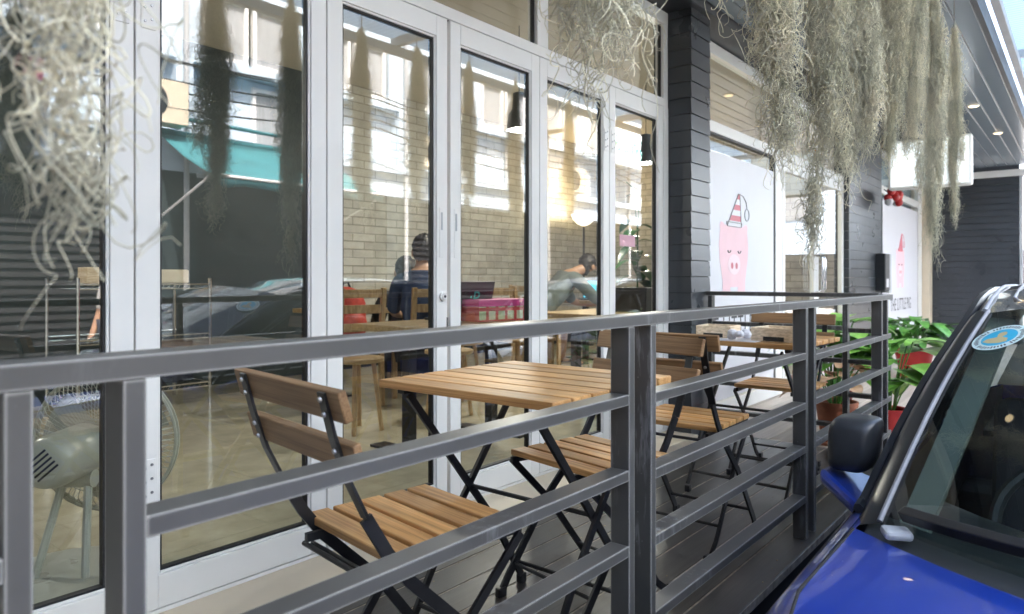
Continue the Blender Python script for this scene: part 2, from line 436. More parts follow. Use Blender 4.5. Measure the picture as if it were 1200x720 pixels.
# plane facing +Y (readable from the cafe): x->-X, y->+Z, normal +Y
def face_cafe(x, y, z): return Matrix(((-1,0,0,x),(0,0,1,y),(0,1,0,z),(0,0,0,1)))
def strands(name, polys, r, mat, n=3):
    """thin curly tubes, all in one mesh (one plant); polys: array (count, seg, 3)"""
    P_ = np.asarray(polys, dtype=np.float64); K, L, _ = P_.shape
    T = np.gradient(P_, axis=1); T /= np.linalg.norm(T, axis=2, keepdims=True)+1e-9
    ref = np.array([.31, .83, .46]); U = np.cross(T, ref); U /= np.linalg.norm(U, axis=2, keepdims=True)+1e-9
    W = np.cross(T, U)
    rr = np.full((K, L, 1), r)*np.linspace(1, .45, L)[None, :, None]
    V = np.stack([P_ + rr*(U*math.cos(2*PI*j/n)+W*math.sin(2*PI*j/n)) for j in range(n)], axis=2).reshape(-1, 3)
    base = (np.arange(K)[:, None]*L + np.arange(L-1)[None, :])*n
    F = np.stack([np.stack([base+j, base+(j+1) % n, base+n+(j+1) % n, base+n+j], axis=2) for j in range(n)], axis=2).reshape(-1, 4)
    me = bpy.data.meshes.new(name)
    me.vertices.add(len(V)); me.vertices.foreach_set('co', V.ravel())
    me.loops.add(F.size); me.loops.foreach_set('vertex_index', F.ravel().astype(np.int32))
    me.polygons.add(len(F)); me.polygons.foreach_set('loop_start', np.arange(0, F.size, 4, dtype=np.int32))
    me.polygons.foreach_set('use_smooth', np.ones(len(F), dtype=bool))
    me.update(calc_edges=True); me.validate()
    me.materials.append(M[mat])
    return me

# ------------------------------------------------------------------ ground, deck, landing
ST = -.5
struct(obj('street', MB().box(-60, 120, -90, 60, ST-.3, ST), 'asphalt'))
struct(obj('pavement', MB().box(-20, 45, -6.0, -4.9, ST, ST+.13), 'pave', bevel=.01))
d = MB()
for i in range(8):
    y0 = .78 + i*.1275
    d.box(-1.6, 4.30, y0+.0027, y0+.1248, -.028, 0)
struct(obj('deck_boards', d, 'deck', bevel=.0025))
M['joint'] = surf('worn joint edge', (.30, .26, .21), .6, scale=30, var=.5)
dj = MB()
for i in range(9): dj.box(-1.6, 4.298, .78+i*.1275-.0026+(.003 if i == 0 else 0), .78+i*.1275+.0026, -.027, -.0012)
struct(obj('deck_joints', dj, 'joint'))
struct(obj('deck_frame', MB().box(-1.6, 4.3, .80, 1.80, -.12, -.030).box(-1.6, 4.3, .84, 1.80, ST, -.121), 'dark'))
d = MB()
for i in range(14):
    y0 = .42 + i*.12
    for k in range(3):
        d.box(4.304+k*3.2, 4.304+k*3.2+3.196, y0+.001, y0+.119, -.03, -.004)
struct(obj('landing_floor', d, 'landing', bevel=.0015))
struct(obj('landing_base', MB().box(4.304, 13.9, .44, 2.08, ST, -.032), 'pave'))
struct(obj('door_step', MB().box(-1.6, 3.985, 1.802, 2.06, -.03, .040), 'cream', bevel=.004))

M['litter'] = surf('dry flakes', (.36, .27, .16), .9, var=.4, scale=3)
lt = MB()
for i in range(150):
    x, y = random.uniform(.4, 4.2), random.uniform(.8, 1.78); q = random.uniform(0, 6.3); l = random.uniform(.002, .007)
    lt.box(x, x+l, y, y+random.uniform(.0015, .004), .0006, .0006+random.uniform(.0006, .0016))
for i in range(9):
    x, y = random.uniform(.8, 4.1), random.uniform(.85, 1.7); l = random.uniform(.015, .03); q = random.uniform(0, 6.3)
    c_, s_ = math.cos(q), math.sin(q)
    lt.tube([(x, y, .002), (x+l*c_, y+l*s_, .003), (x+l*1.6*c_-l*.5*s_, y+l*1.6*s_+l*.5*c_, .0025)], .0011, 5)
struct(obj('leaf_litter', lt, 'litter'), 'stuff')
# ------------------------------------------------------------------ cafe room
struct(obj('interior_floor', MB().box(-2.6, 9.44, 2.062, 5.9, -.1, .045), 'tile'))
struct(obj('interior_ceiling', MB().box(-2.6, 9.6, 2.08, 6.1, 2.98, 3.2), 'ceil'))
w = tag(obj('brick_wall', MB().box(4.2, 9.44, 5.9, 6.1, .045, 2.98), 'brick'), 'pale painted brick wall along the back of the cafe', 'wall')
obj('skirting', MB().box(4.2, 9.44, 5.885, 5.9, .046, .19), 'dark', w)
tag(obj('brick_wall', MB().box(9.44, 9.6, 2.1, 6.1, .045, 2.98), 'brickside'), 'pale brick end wall behind the glowing floor lamp', 'wall')
M['indark'] = surf('dark teal panel', (.020, .032, .036), .6)
tag(obj('panel_wall', MB().box(-2.6, 4.195, 5.9, 6.1, .045, 2.98), 'indark'), 'dark wall behind the wire shelf rack', 'wall')
tag(obj('side_wall', MB().box(-2.8, -2.6, 2.0, 6.1, ST, 3.2), 'indark'), 'dark side wall at the near end of the cafe', 'wall')
ub = thing('upper_storey', 'plain upper storey of the cafe building above the glass doors', 'building', (0, 0, 0))
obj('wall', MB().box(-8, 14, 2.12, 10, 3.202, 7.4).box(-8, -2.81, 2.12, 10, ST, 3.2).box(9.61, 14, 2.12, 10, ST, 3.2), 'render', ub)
obj('roof', MB().box(-8.2, 14.2, 1.95, 10.2, 7.401, 7.6), 'pave', ub)

# ------------------------------------------------------------------ folding glass doors
FY = 2.0
edges = [(-.995, -.385), (-.38, .226), (.230, .842), (.847, 1.466), (1.471, 2.050), (2.068, 2.668), (2.672, 3.295), (3.300, 3.918)]
SW = .060
def leaf(a0, a1, label, extras=()):
    t = thing('folding_door', label, 'door', (a0, FY, .055), 0, 'white framed folding glass doors')
    w = a1-a0; h = 1.961
    fr = MB().box(0, SW, 0, .045, 0, h).box(w-SW, w, 0, .045, 0, h).box(SW, w-SW, 0, .045, 0, .092).box(SW, w-SW, 0, .045, h-.082, h)
    # stepped inner bead
    fr.box(SW, SW+.008, .006, .04, .092, h-.082).box(w-SW-.008, w-SW, .006, .04, .092, h-.082)
    fr.box(SW+.008, w-SW-.008, .006, .04, .092, .1).box(SW+.008, w-SW-.008, .006, .04, h-.09, h-.082)
    f = obj('frame', fr, 'alu', t, bevel=.0025)
    x0, x1, z0, z1 = SW+.008, w-SW-.008, .1, h-.09
    g = MB().box(x0, x0+.006, .011, .034, z0, z1).box(x1-.006, x1, .011, .034, z0, z1).box(x0+.006, x1-.006, .011, .034, z0, z0+.006).box(x0+.006, x1-.006, .011, .034, z1-.006, z1)
    obj('gasket', g, 'gasket', t)
    obj('pane', MB().box(x0+.006, x1-.006, .019, .025, z0+.006, z1-.006), 'glass', t)
    if 'hinge_r' in extras or 'hinge_l' in extras:
        for side in [e for e in extras if e.startswith('hinge')]:
            for hz in (1.60, .3):
                xx = w-.052 if side == 'hinge_r' else .012
                p = obj('hinge', MB().box(xx, xx+.04, -.0035, -.0003, hz, hz+.12), 'alu', t, bevel=.001)
                sm = MB()
                for k in range(3):
                    for sx in (.011, .029):
                        sm.lathe([(.0042, 0), (.0036, .0022)], Matrix.Translation((xx+sx, -.0037, hz+.02+k*.038+(.008 if sx > .02 else 0))) @ Matrix.Rotation(PI/2, 4, 'X'), 10)
                obj('screw', sm, 'screw', p)
    if 'pull_r' in extras or 'pull_l' in extras:
        xx = w-.045 if 'pull_r' in extras else .020
        p = obj('pull_handle', MB().box(xx, xx+.022, -.002, .001, 1.0, 1.20), 'alu', t, bevel=.002)
        obj('recess', MB().box(xx+.006, xx+.016, -.003, -.0021, 1.11, 1.18), 'greyplastic', p)
    if 'lock' in extras:
        l = obj('lock', MB().lathe([(.019, 0), (.019, .008), (.013, .011), (.013, .014)], Matrix.Translation((w-.028, -.0005, .845)) @ Matrix.Rotation(PI/2, 4, 'X'), 24), 'alu', t, smooth=True)
        obj('keyhole', MB().lathe([(.006, 0), (.006, .001)], Matrix.Translation((w-.028, -.0146, .845)) @ Matrix.Rotation(PI/2, 4, 'X'), 12), 'gasket', l)
        obj('strike', MB().box(w-.004, w+.001, -.002, .02, .70, .76), 'gasket', t)
    return t
labs = ['folding glass door leaf farthest back along the facade beside the camera', 'folding glass door leaf before the one showing the green fan motor',
        'folding glass door leaf with the green fan motor and moss in front', 'folding glass door leaf reflecting the teal awning',
        'folding glass door leaf in front of the man in navy, with a round lock', 'folding glass door leaf showing the black pendant lamp behind it',
        'folding glass door leaf with the lit floor lamp behind it', 'last folding glass door leaf, beside the dark column, with a pink note']
ex = [(), (), ('hinge_r',), ('hinge_l',), ('pull_r', 'lock'), ('pull_l',), ('hinge_r',), ('hinge_l',)]
for e, l, x in zip(edges, labs, ex): leaf(*e, l, x)
t = thing('transom_frame', 'white fixed frame with glass lights above the folding doors', 'window', (0, FY, 0))
fr = MB().box(-1.0, 3.985, 0, .06, 2.019, 2.068).box(-1.0, 3.985, 0, .06, 2.525, 2.60).box(-1.0, 3.985, 0, .058, .0405, .052)
fr.box(3.921, 3.985, -.003, .06, .053, 2.0185).box(3.93, 3.985, .001, .059, 2.0685, 2.5245)
for a in (2.655, 1.18, -.3): fr.box(a, a+.085, .001, .059, 2.0685, 2.5245)
obj('frame', fr, 'alu', t, bevel=.002)
for (a0, a1) in ((2.74, 3.93), (1.265, 2.655), (-.215, 1.18), (-1, -.3)):
    for q in (a0, a1-.008): obj('gasket', MB().box(q, q+.008, .02, .04, 2.069, 2.524), 'gasket', t)
    obj('pane', MB().box(a0+.008, a1-.008, .027, .033, 2.0682, 2.5248), 'glass', t)
obj('track', MB().box(-1, 3.92, .012, .04, 2.0165, 2.0188), 'gasket', t)

# dark column
t = thing('clad_column', 'dark horizontal board clad column between the two shopfronts', 'column', (0, 0, 0))
cb = MB()
for i in range(28):
    z0 = i*.0985
    z1 = min(z0+.0945, 2.66)
    cb.add([(3.988,1.847,z0),(4.264,1.847,z0),(4.264,2.1,z0),(3.988,2.1,z0),(3.992,1.853,z1),(4.264,1.853,z1),(4.264,2.1,z1),(3.992,2.1,z1)],
           [(0,3,2,1),(4,5,6,7),(0,1,5,4),(1,2,6,5),(2,3,7,6),(3,0,4,7)])
obj('board', cb, 'clad', t, bevel=.0012)
obj('core', MB().box(3.996, 4.262, 1.86, 2.098, 0, 2.66), 'dark', t)

# fascia + soffit + canopy
tag(obj('fascia_beam', MB().box(-1.6, 12.9, 1.80, 2.1, 2.605, 2.72), 'fascia', bevel=.004), 'dark fascia beam running above the shopfront glass', 'beam')
t = thing('canopy_soffit', 'dark glossy boarded soffit over the deck with recessed lights', 'canopy', (0, 0, 0))
sb = MB()
for i in range(10):
    y0 = .55 + i*.125
    sb.box(-1.6, 12.88, y0+.004, y0+.121, 2.66, 2.69)
obj('board', sb, 'soffit', t, bevel=.004)
gs = MB()
for i in range(10): gs.box(-1.6, 12.88, .55+i*.125-.0035, .55+i*.125+.0035, 2.668, 2.688)
obj('joint_strip', gs, 'greyplastic', t)
obj('edge_trim', MB().box(-1.6, 12.88, .515, .545, 2.645, 2.78), 'fascia', t)
obj('deck_above', MB().box(-1.6, 12.88, .55, 2.1, 2.74, 2.80), 'dark', t)
for (a, b) in ((8.2, .86), (9.9, .80), (6.3, 1.5), (3.2, 1.3)):
    l = obj('downlight', MB().lathe([(.05, 0), (.05, -.006), (.042, -.008)], Matrix.Translation((a, b, 2.659)), 20), 'alu', t)
    obj('lamp_disc', MB().lathe([(.04, 0), (.04, -.002)], Matrix.Translation((a, b, 2.6505)), 20), 'spot', l)
t = thing('canopy_roof', 'translucent ribbed sheet roof over the parked cars', 'canopy', (0, 0, 0))
obj('sheet', MB().box(-1.6, 12.9, -.42, .50, 2.95, 2.96), 'poly', t)
for k in range(9): obj('rafter', MB().box(-1.5+k*1.8, -1.45+k*1.8, -.42, .50, 2.88, 2.948), 'greyplastic', t)
for y in (-.40, .45): obj('purlin', MB().box(-1.6, 12.9, y, y+.05, 2.81, 2.878), 'greyplastic', t)

# ------------------------------------------------------------------ second shopfront
t = thing('shop_window', 'white framed window of the neighbouring shop with pig poster', 'window', (0, FY, 0))
fr = MB().box(4.266, 8.04, 0, .06, 1.985, 2.06).box(4.266, 8.04, 0, .06, 2.52, 2.60).box(4.266, 4.30, .002, .058, 0, 1.984).box(5.93, 6.09, .002, .058, 0, 1.984).box(4.30, 5.93, .002, .058, 0, .1)
obj('frame', fr, 'alu', t, bevel=.002)
obj('gasket', MB().box(5.90, 5.93, .01, .05, .1, 1.984).box(4.30, 5.9, .006, .05, 1.97, 1.984), 'gasket', t)
obj('pane', MB().box(4.30, 5.90, .027, .033, .1, 1.97), 'glass', t)
obj('transom_pane', MB().box(4.266, 8.04, .027, .033, 2.0605, 2.5195), 'glass', t)
def shop_door(a0, a1, label, hx):
    t = thing('shop_door', label, 'door', (a0, FY, .02), 0, 'glass entrance doors of the pig shop')
    w = a1-a0; h = 1.96
    obj('frame', MB().box(0, .07, 0, .045, 0, h).box(w-.07, w, 0, .045, 0, h).box(.07, w-.07, 0, .045, 0, .1).box(.07, w-.07, 0, .045, h-.09, h), 'alu', t, bevel=.003)
    obj('pane', MB().box(.07, w-.07, .019, .025, .1, h-.09), 'glass', t)
    p = [(hx, -.002, .82), (hx, -.05, .83), (hx, -.065, .86), (hx, -.065, 1.13), (hx, -.05, 1.16), (hx, -.002, 1.17)]
    obj('handle', MB().tube(p, .013, 10), 'chrome', t, smooth=True)
shop_door(6.095, 7.06, 'glass shop door left of the shop entrance pair, next to the pig poster window', .93)
shop_door(7.065, 8.035, 'glass shop door on the far side of the entrance pair, beside the dark pillar', .04)
t = thing('dark_pillar', 'black boarded pillar between the shop door and the second poster', 'column', (0, 0, 0))
pb = MB()
for i in range(27): pb.box(8.045, 9.565, 1.95, 2.1, i*.0985, i*.0985+.095)
obj('board', pb, 'clad', t)
t = thing('shop_window', 'far shop window with a second narrow looking pig poster', 'window', (0, FY, 0))
obj('frame', MB().box(9.57, 9.75, 0, .06, 0, 2.6).box(12.3, 12.6, 0, .06, 0, 2.6).box(9.75, 12.3, .002, .058, 2.05, 2.15).box(9.75, 12.3, .002, .058, 2.52, 2.6).box(9.75, 12.3, .002, .058, 0, .08), 'alu', t, bevel=.002)
obj('pane', MB().box(9.75, 12.3, .027, .033, .08, 2.05).box(9.75, 12.3, .027, .033, 2.15, 2.52), 'glass', t)
tag(obj('mullion_post', MB().box(12.62, 12.88, 1.9, 2.1, 0, 2.65), 'cream'), 'tan post at the end of the far shop window', 'post')

def pig_poster(a0, a1, z0, z1, label, sc=1.0, hatsolid=False):
    t = thing('pig_poster', label, 'poster', (a0, FY-.004, 0), 0, 'pig posters on the shop glass')
    y = .002; w = a1-a0
    obj('sheet', MB().box(0, w, 0, .002, z0, z1), 'paper', t)
    cx = w*.46; zb = .85; top = 1.375
    def P2(l): return [(cx+x*.70*sc, -.0012, zb+z*sc) for x, z in l]
    H = top-zb
    half = [(.30,.0),(.30,.10),(.33,.17),(.375,.26),(.39,.36),(.375,.43),(.36,.46),(.37,.50),(.345,.525),(.29,.52),(.25,.505)]
    body = [(-.30,0),(-.10,0),(-.10,.06),(.10,.06),(.10,0)] + half + [(-x, z) for x, z in half[::-1]]
    body = body[:-1]
    obj('pig', MB().poly(P2(body), (0, 1, 0), .001), 'pink', t)
    sn = [(.185*math.cos(q)*.62, .225+.075*math.sin(q)) for q in [2*PI*i/24 for i in range(24)]]
    s = obj('snout', MB().poly([(cx+x, -.0022, zb+z) for x, z in sn], (0, 1, 0), .0008), 'pinkpale', t)
    for xx in (-.042, .042):
        obj('nostril', MB().poly([(cx+xx+.023*math.cos(q), -.0031, zb+.215+.024*math.sin(q)) for q in [2*PI*i/14 for i in range(14)]], (0, 1, 0), .0006), 'pinkdark', s)
    for xx in (-.095, .095):
        pts = [(cx+xx+.026*math.cos(q), -.0022, zb+.325+.016*math.sin(q)) for q in [PI+PI*i/6 for i in range(7)]]
        obj('eye', MB().tube(pts, .004, 5), 'ink', t)
    # striped cap with bobble
    b0 = Vector((cx, -.0022, zb+.50)); tip = Vector((cx+.09, -.0022, zb+.745))
    def capw(u): return .125*(1-u)+.01
    for i in range(6):
        u0, u1 = i/6, (i+1)/6; p0 = b0.lerp(tip, u0); p1 = b0.lerp(tip, u1)
        q = [p0+Vector((-capw(u0), 0, 0)), p0+Vector((capw(u0), 0, 0)), p1+Vector((capw(u1), 0, 0)), p1+Vector((-capw(u1), 0, 0))]
        obj('cap_stripe', MB().poly(q, (0, 1, 0), .0008), 'pinkdark' if (i % 2 or hatsolid) else 'paper', t)
    ln = MB().tube([b0+Vector((-.132, -.001, 0)), tip+Vector((-.012, -.001, 0))], .0032, 5).tube([b0+Vector((.132, -.001, 0)), tip+Vector((.012, -.001, 0))], .0032, 5)
    ln.tube([b0+Vector((-.132, -.001, 0)), b0+Vector((-.142, -.001, .03)), b0+Vector((.142, -.001, .03)), b0+Vector((.132, -.001, 0)), b0+Vector((-.132, -.001, 0))], .0032, 5)
    ln.tube([tip, tip+Vector((.08, 0, -.01)), tip+Vector((.14, 0, -.05)), tip+Vector((.155, 0, -.10))], .0032, 5)
    ln.tube([tip+Vector((.155+.045*math.sin(q), 0, -.145+.045*math.cos(q))) for q in [2*PI*i/14 for i in range(15)]], .0032, 5)
    obj('cap_outline', ln, 'pinkdark' if hatsolid else 'greyink', t)
    words('lettering', 'THE LITTLE PIG', .235, 'ink', face_street(cx+.05, -.0013, .545), t, .0004, 1.1, .80)
    return t
pig_poster(4.31, 5.86, .12, 1.85, 'white poster with a pink pig in a striped cap, beside the dark column')
pig_poster(9.85, 12.2, .1, 1.98, 'farther white poster with a narrow pink pig in a red cap', 1.0, True)

# wall box, sign, garland, far wall
t = thing('wall_intercom', 'black box with a silver side panel on the dark pillar', 'panel', (9.35, 1.86, 1.05))
obj('body', MB().box(-.12, .12, -.02, .09, -.22, .22), 'plasticblk', t, bevel=.01)
obj('label', MB().box(-.07, .05, -.023, -.0205, -.18, -.08), 'paper', t)
obj('side_panel', MB().box(.125, .26, -.01, .08, -.25, .22), 'greyplastic', t, bevel=.006)
t = thing('wall_conduit', 'pale vertical panel below the black box on the pillar', 'panel', (9.28, 1.93, .3))
obj('plate', MB().box(-.1, .1, -.01, .015, -.1, .45), 'greyplastic', t, bevel=.004)
obj('valve', MB().ell((.02, -.03, 0), .04, .03, .04), 'signblue', t, smooth=True)
t = thing('light_box_sign', 'white lit box sign hanging under the soffit behind the moss', 'sign', (8.5, 0, 0))
obj('case', MB().box(-.06, .06, .90, 1.66, 1.92, 2.44), 'alu', t, bevel=.02)
obj('face', MB().box(-.068, -.0605, .93, 1.63, 1.95, 2.41), 'lightbox', t)
for y in (1.0, 1.55): obj('hanger', MB().tube([(0, y, 2.44), (0, y, 2.66)], .012, 8), 'black', t)
t = thing('bauble_garland', 'small red and white bauble garland under the lit sign', 'decoration', (9.3, 1.75, 1.93))
for i in range(18):
    mt = 'red' if i % 3 else 'paper'
    obj('bauble', MB().ell((random.uniform(-.2, .2), random.uniform(-.05, .05), random.uniform(-.09, .09)), .045, .045, .045, 12, 8), mt, t, smooth=True)
obj('wire', MB().tube([(-.2, .02, .02), (0, .12, .1), (.2, .02, .02)], .004, 5), 'black', t)
t = thing('boarded_wall', 'dark slatted wall closing the near end of the deck behind the camera', 'wall', (-1.75, 0, 0))  # added out of view to keep light off the near post faces
fb = MB()
for i in range(28): fb.box(-.1, 0, -1.5, 1.99, -.45+i*.112, -.45+i*.112+.108)
obj('board', fb, 'clad', t)
obj('backing', MB().box(-.2, -.05, -1.49, 1.98, ST, 2.66), 'dark', t)
t = thing('boarded_wall', 'dark slatted wall closing the far end of the landing', 'wall', (12.9, 0, 0))
fb = MB()
for i in range(28): fb.add([(0,.78,i*.0955),(.1,.78,i*.0955),(.1,2.1,i*.0955),(0,2.1,i*.0955),(.006,.78,i*.0955+.0925),(.1,.78,i*.0955+.0925),(.1,2.1,i*.0955+.0925),(.006,2.1,i*.0955+.0925)],
           [(0,3,2,1),(4,5,6,7),(0,1,5,4),(1,2,6,5),(2,3,7,6),(3,0,4,7)])
obj('board', fb, 'clad', t)
obj('backing', MB().box(.05, .14, .79, 2.09, ST, 2.66), 'dark', t)
obj('head_trim', MB().box(-.02, .12, .45, 2.1, 2.50, 2.60), 'alu', t)
obj('corner_post', MB().box(-.01, .1, .74, .775, ST, 2.5), 'greyplastic', t)

# ------------------------------------------------------------------ railings
RB = .81
def rail_thing(name, label, tops, posts, rails, mirror=None):
    t = thing(name, label, 'railing', (0, 0, 0))
    for x0, x1 in tops: obj('top_rail', MB().box(x0, x1, RB-.002, RB+.052, .860, .887), 'rail', t, bevel=.0016)
    for x in posts: obj('post', MB().box(x-.025, x, RB, RB+.05, .0005, .8595), 'rail', t, bevel=.0016)
    for (x0, x1, zs) in rails:
        for z in zs: obj('rail', MB().box(x0, x1, RB+.001, RB+.049, z-.025, z), 'rail', t, bevel=.0016)
    return t
rail_thing('deck_railing', 'dark grey steel railing along the open side of the deck', [(-1.6, 4.235)],
    [-.98, -.874, .246, .355, 1.447, 1.551, 2.757, 2.858, 4.004, 4.13],
    [(-.874, .221, (.70, .53, .357, .18)), (.355, 1.422, (.706, .533, .360, .18)), (1.551, 2.732, (.695, .510, .348, .163)), (2.858, 4.21, (.680, .510, .345, .165))])
t = thing('end_railing', 'dark steel railing closing the far end of the deck', 'railing', (4.2, 0, 0))
obj('top_rail', MB().box(-.025, .025, .865, 1.843, .868, .893), 'rail', t, bevel=.0016)
for y in (.865, 1.02, 1.80): obj('post', MB().box(-.022, .022, y, y+.028, .0005, .8675), 'rail', t, bevel=.0016)
for z in (.71, .53, .345, .17): obj('rail', MB().box(-.021, .021, 1.05, 1.80, z-.025, z), 'rail', t, bevel=.0016)
for z in (.70, .53, .345, .17): obj('rail', MB().box(-.02, .02, .893, 1.02, z-.025, z), 'rail', t, bevel=.0016)

# ------------------------------------------------------------------ bistro table and chairs
def bistro_table(label, loc, rz):
    t = thing('bistro_table', label, 'table', loc, rz, 'folding slatted cafe tables on the deck')
    L, W = .575, .575
    top = MB()
    n = 7; p = W/n
    for i in range(n):
        x0 = -W/2 + i*p; top.box(x0+.004, x0+p-.004, -L/2, L/2, .679, .70)
    obj('table_top', top, 'slat', t, bevel=.003)
    for y in (-.25, .225): obj('top_frame', MB().box(-.25, .25, y, y+.025, .662, .6785), 'black', t, bevel=.001)
    for y in (-.21, .21):
        s = .012 if y > 0 else -.012
        obj('leg', MB().bar([(-.245, y, .66), (.10, y, .24), (.235, y, .03)], (1, 0, 0), .020, .010), 'black', t)
        obj('leg', MB().bar([(.245, y+s, .66), (-.10, y+s, .24), (-.235, y+s, .03)], (1, 0, 0), .020, .010), 'black', t)
    for x, z in ((-.20, .085), (.20, .085), (0, .365)): obj('cross_bar', MB().tube([(x, -.222, z), (x, .222, z)], .0065, 8), 'black', t)
    for x in (-.243, .243):
        for y in (-.215, .215): obj('foot', MB().box(x-.014, x+.014, y-.012, y+.012, .0005, .032), 'black', t, bevel=.005)
    return t
def bistro_chair(label, loc, rz):
    """front towards +x; origin under the seat centre"""
    t = thing('bistro_chair', label, 'chair', loc, rz, 'folding slatted cafe chairs on the deck')
    seat = MB(); W = .41
    for i in range(5):
        x0 = -.165 + i*.068; seat.box(x0, x0+.056, -W/2+.055, W/2, .432, .450)
    obj('seat', seat, 'slat', t, bevel=.003)
    YS = .165
    for y in (-YS, YS):
        s = 1 if y > 0 else -1
        # back stile: from the top of the back, bending under the seat into the front leg
        pts = [(-.321, y, .778), (-.30, y, .70), (-.272, y, .62), (-.235, y, .545), (-.19, y, .47), (-.14, y, .405), (.0, y, .27), (.165, y, .05), (.185, y, .018)]
        obj('stile', MB().bar(pts[:4], (0, 1, 0), .024, .006), 'black', t)
        obj('leg', MB().bar(pts[3:], (1, 0, .3), .024, .008), 'black', t)
        y2 = y - s*.016
        obj('leg', MB().bar([(.16, y2, .420), (.0, y2, .262), (-.165, y2, .05), (-.205, y2, .02), (-.235, y2, .016)], (1, 0, .3), .020, .008), 'black', t)
        obj('seat_rail', MB().box(-.20, .175, y2-.018*s-.006, y2-.018*s+.006, .414, .4315), 'black', t)
        obj('foot', MB().box(.172, .205, y-.010, y+.010, .0005, .03), 'black', t, bevel=.004)
        obj('foot', MB().box(-.255, -.222, y2-.010, y2+.010, .0005, .028), 'black', t, bevel=.004)
    obj('stretcher', MB().tube([(.135, -YS, .09), (.135, YS, .09)], .006, 8), 'black', t)
    for x, z in ((-.13, .095), (-.195, .405), (-.175, .40)): obj('stretcher', MB().tube([(x, -.15, z), (x, .15, z)], .0055, 8), 'black', t)
    for zc, xc in ((.757, -.3210), (.665, -.2935)):
        mt = Matrix.Translation((xc+.017, 0, zc)) @ Matrix.Rotation(R(-16), 4, 'Y')
        b = obj('back_slat', MB().obox(mt, .017, .435, .056), 'back', t, bevel=.003)
        bl = MB()
        for y in (-YS, YS):
            for dz in (-.014, .014):
                bl.lathe([(.0055, 0), (.0045, .004)], mt @ Matrix.Translation((-.0155, y, dz)) @ Matrix.Rotation(-PI/2, 4, 'Y'), 10)
        obj('bolt', bl, 'screw', b)
    return t
tb = bistro_table('slatted wooden bistro table nearest the camera, bare top', (1.535, 1.19, 0), 0)
t2 = dup(tb, 'slatted wooden bistro table farther along the deck with two wooden boxes on it', (3.25, 1.19, 0), R(-2))
ch = bistro_chair('bistro chair nearest the camera with its dark slatted back towards us', (1.068, 1.125, 0), R(-8))
dup(ch, 'bistro chair on the far side of the nearer table, seat tucked under it', (1.81, 1.19, 0), R(180-11))
dup(ch, 'bistro chair back to back with its neighbour, facing the farther table', (2.535, 1.16, 0), R(1))
dup(ch, 'bistro chair at the far end of the deck before the end railing', (3.60, 1.22, 0), R(180+2))
def tray(label, loc, rz, l, w_, h):
    t = thing('wooden_box', label, 'box', loc, rz, 'light wooden boxes on the farther table')
    b = MB().box(-l/2, l/2, -w_/2, w_/2, 0, .008)
    b.box(-l/2, -l/2+.01, -w_/2, w_/2, .008, h).box(l/2-.01, l/2, -w_/2, w_/2, .008, h)
    b.box(-l/2+.01, l/2-.01, w_/2-.01, w_/2, .008, h).box(-l/2+.01, l/2-.01, -w_/2, -w_/2+.01, .008, h)
    obj('body', b, 'kraft', t, bevel=.0015)
    obj('hand_slot', MB().box(-l/2-.0012, -l/2-.0002, -.045, .045, .004, .022), 'gasket', t)
    return t
tray('smaller wooden box with tissue in front, on the farther table', (3.16, 1.33, .7005), R(4), .15, .16, .055)
tray('bigger wooden box at the railing side of the farther table', (3.13, 1.03, .7005), R(-4), .18, .20, .06)
tag(obj('menu_sheet', MB().box(-.10, .10, -.15, .15, 0, .002), 'paper', loc=(3.07, 1.24, .7005)), 'white and red menu sheet lying under the wooden boxes', 'menu')
tg = MB()
for i in range(9): tg.ell((random.uniform(-.03, .03), random.uniform(-.035, .035), .015+random.uniform(0, .02)), .02, .022, .016, 8, 6)
tag(obj('tissue', tg, 'paper', loc=(3.005, 1.17, .7025)), 'crumpled white tissue beside the smaller wooden box', 'tissue')

# ------------------------------------------------------------------ hanging moss
def moss_polys(nst, L, r0, length, curl, zseed, ntail=6, seg=22):
    """a bunch of several ragged tails, each of its own length, of kinked threads"""
    rng = np.random.default_rng(zseed)
    out = []; tails = []
    for k in range(ntail):
        a = 2*PI*k/ntail+rng.uniform(-.4, .4); o = r0*rng.uniform(.2, .62)
        tails.append((o*math.cos(a), o*math.sin(a), rng.uniform(.62, 1.06) if k else 1.06, r0*rng.uniform(.38, .62), rng.uniform(0, 6)))
    for i in range(nst):
        tx, ty, tl, tr, tp = tails[rng.integers(ntail)]
        u = rng.random()**.85
        z = -u*length*tl*.93
        top = min(1, .12+u*2.4)
        prof = (1-.55*max(0, u-.6)/.4)*(1+.3*math.sin(u*11+tp)+.18*math.sin(u*27+2*tp))
        a = rng.random()*2*PI; rad = tr*prof*math.sqrt(rng.random())
        x = (tx+rad*math.cos(a)+.012*math.sin(u*7+tp))*top; y = (ty+rad*math.sin(a)+.012*math.cos(u*6+tp))*top
        ln = L*rng.uniform(.45, 1.35); tt = np.linspace(0, 1, seg)
        cr = curl*rng.uniform(.35, 1.3); wv = rng.uniform(1.2, 3.4)*rng.choice([-1, 1]); ph = rng.random()*2*PI
        kink = np.cumsum(rng.normal(0, cr*.30, (seg+6, 3)), axis=0); kink = sum(kink[q:q+seg] for q in range(7))/7; kink -= kink[0]
        outd = np.array([math.cos(a), math.sin(a)])*rng.uniform(-.05, .32 if rng.random() < .12 else .12)
        px = x + cr*np.cos(ph+wv*2*PI*tt) - cr*math.cos(ph) + kink[:, 0] + outd[0]*ln*tt
        py = y + cr*np.sin(ph+wv*2*PI*tt) - cr*math.sin(ph) + kink[:, 1] + outd[1]*ln*tt
        pz = z - ln*tt*rng.uniform(.45, .95) + cr*.9*np.sin(ph*2+wv*1.3*2*PI*tt) + kink[:, 2]
        out.append(np.stack([px, py, pz], 1))
    return np.array(out)
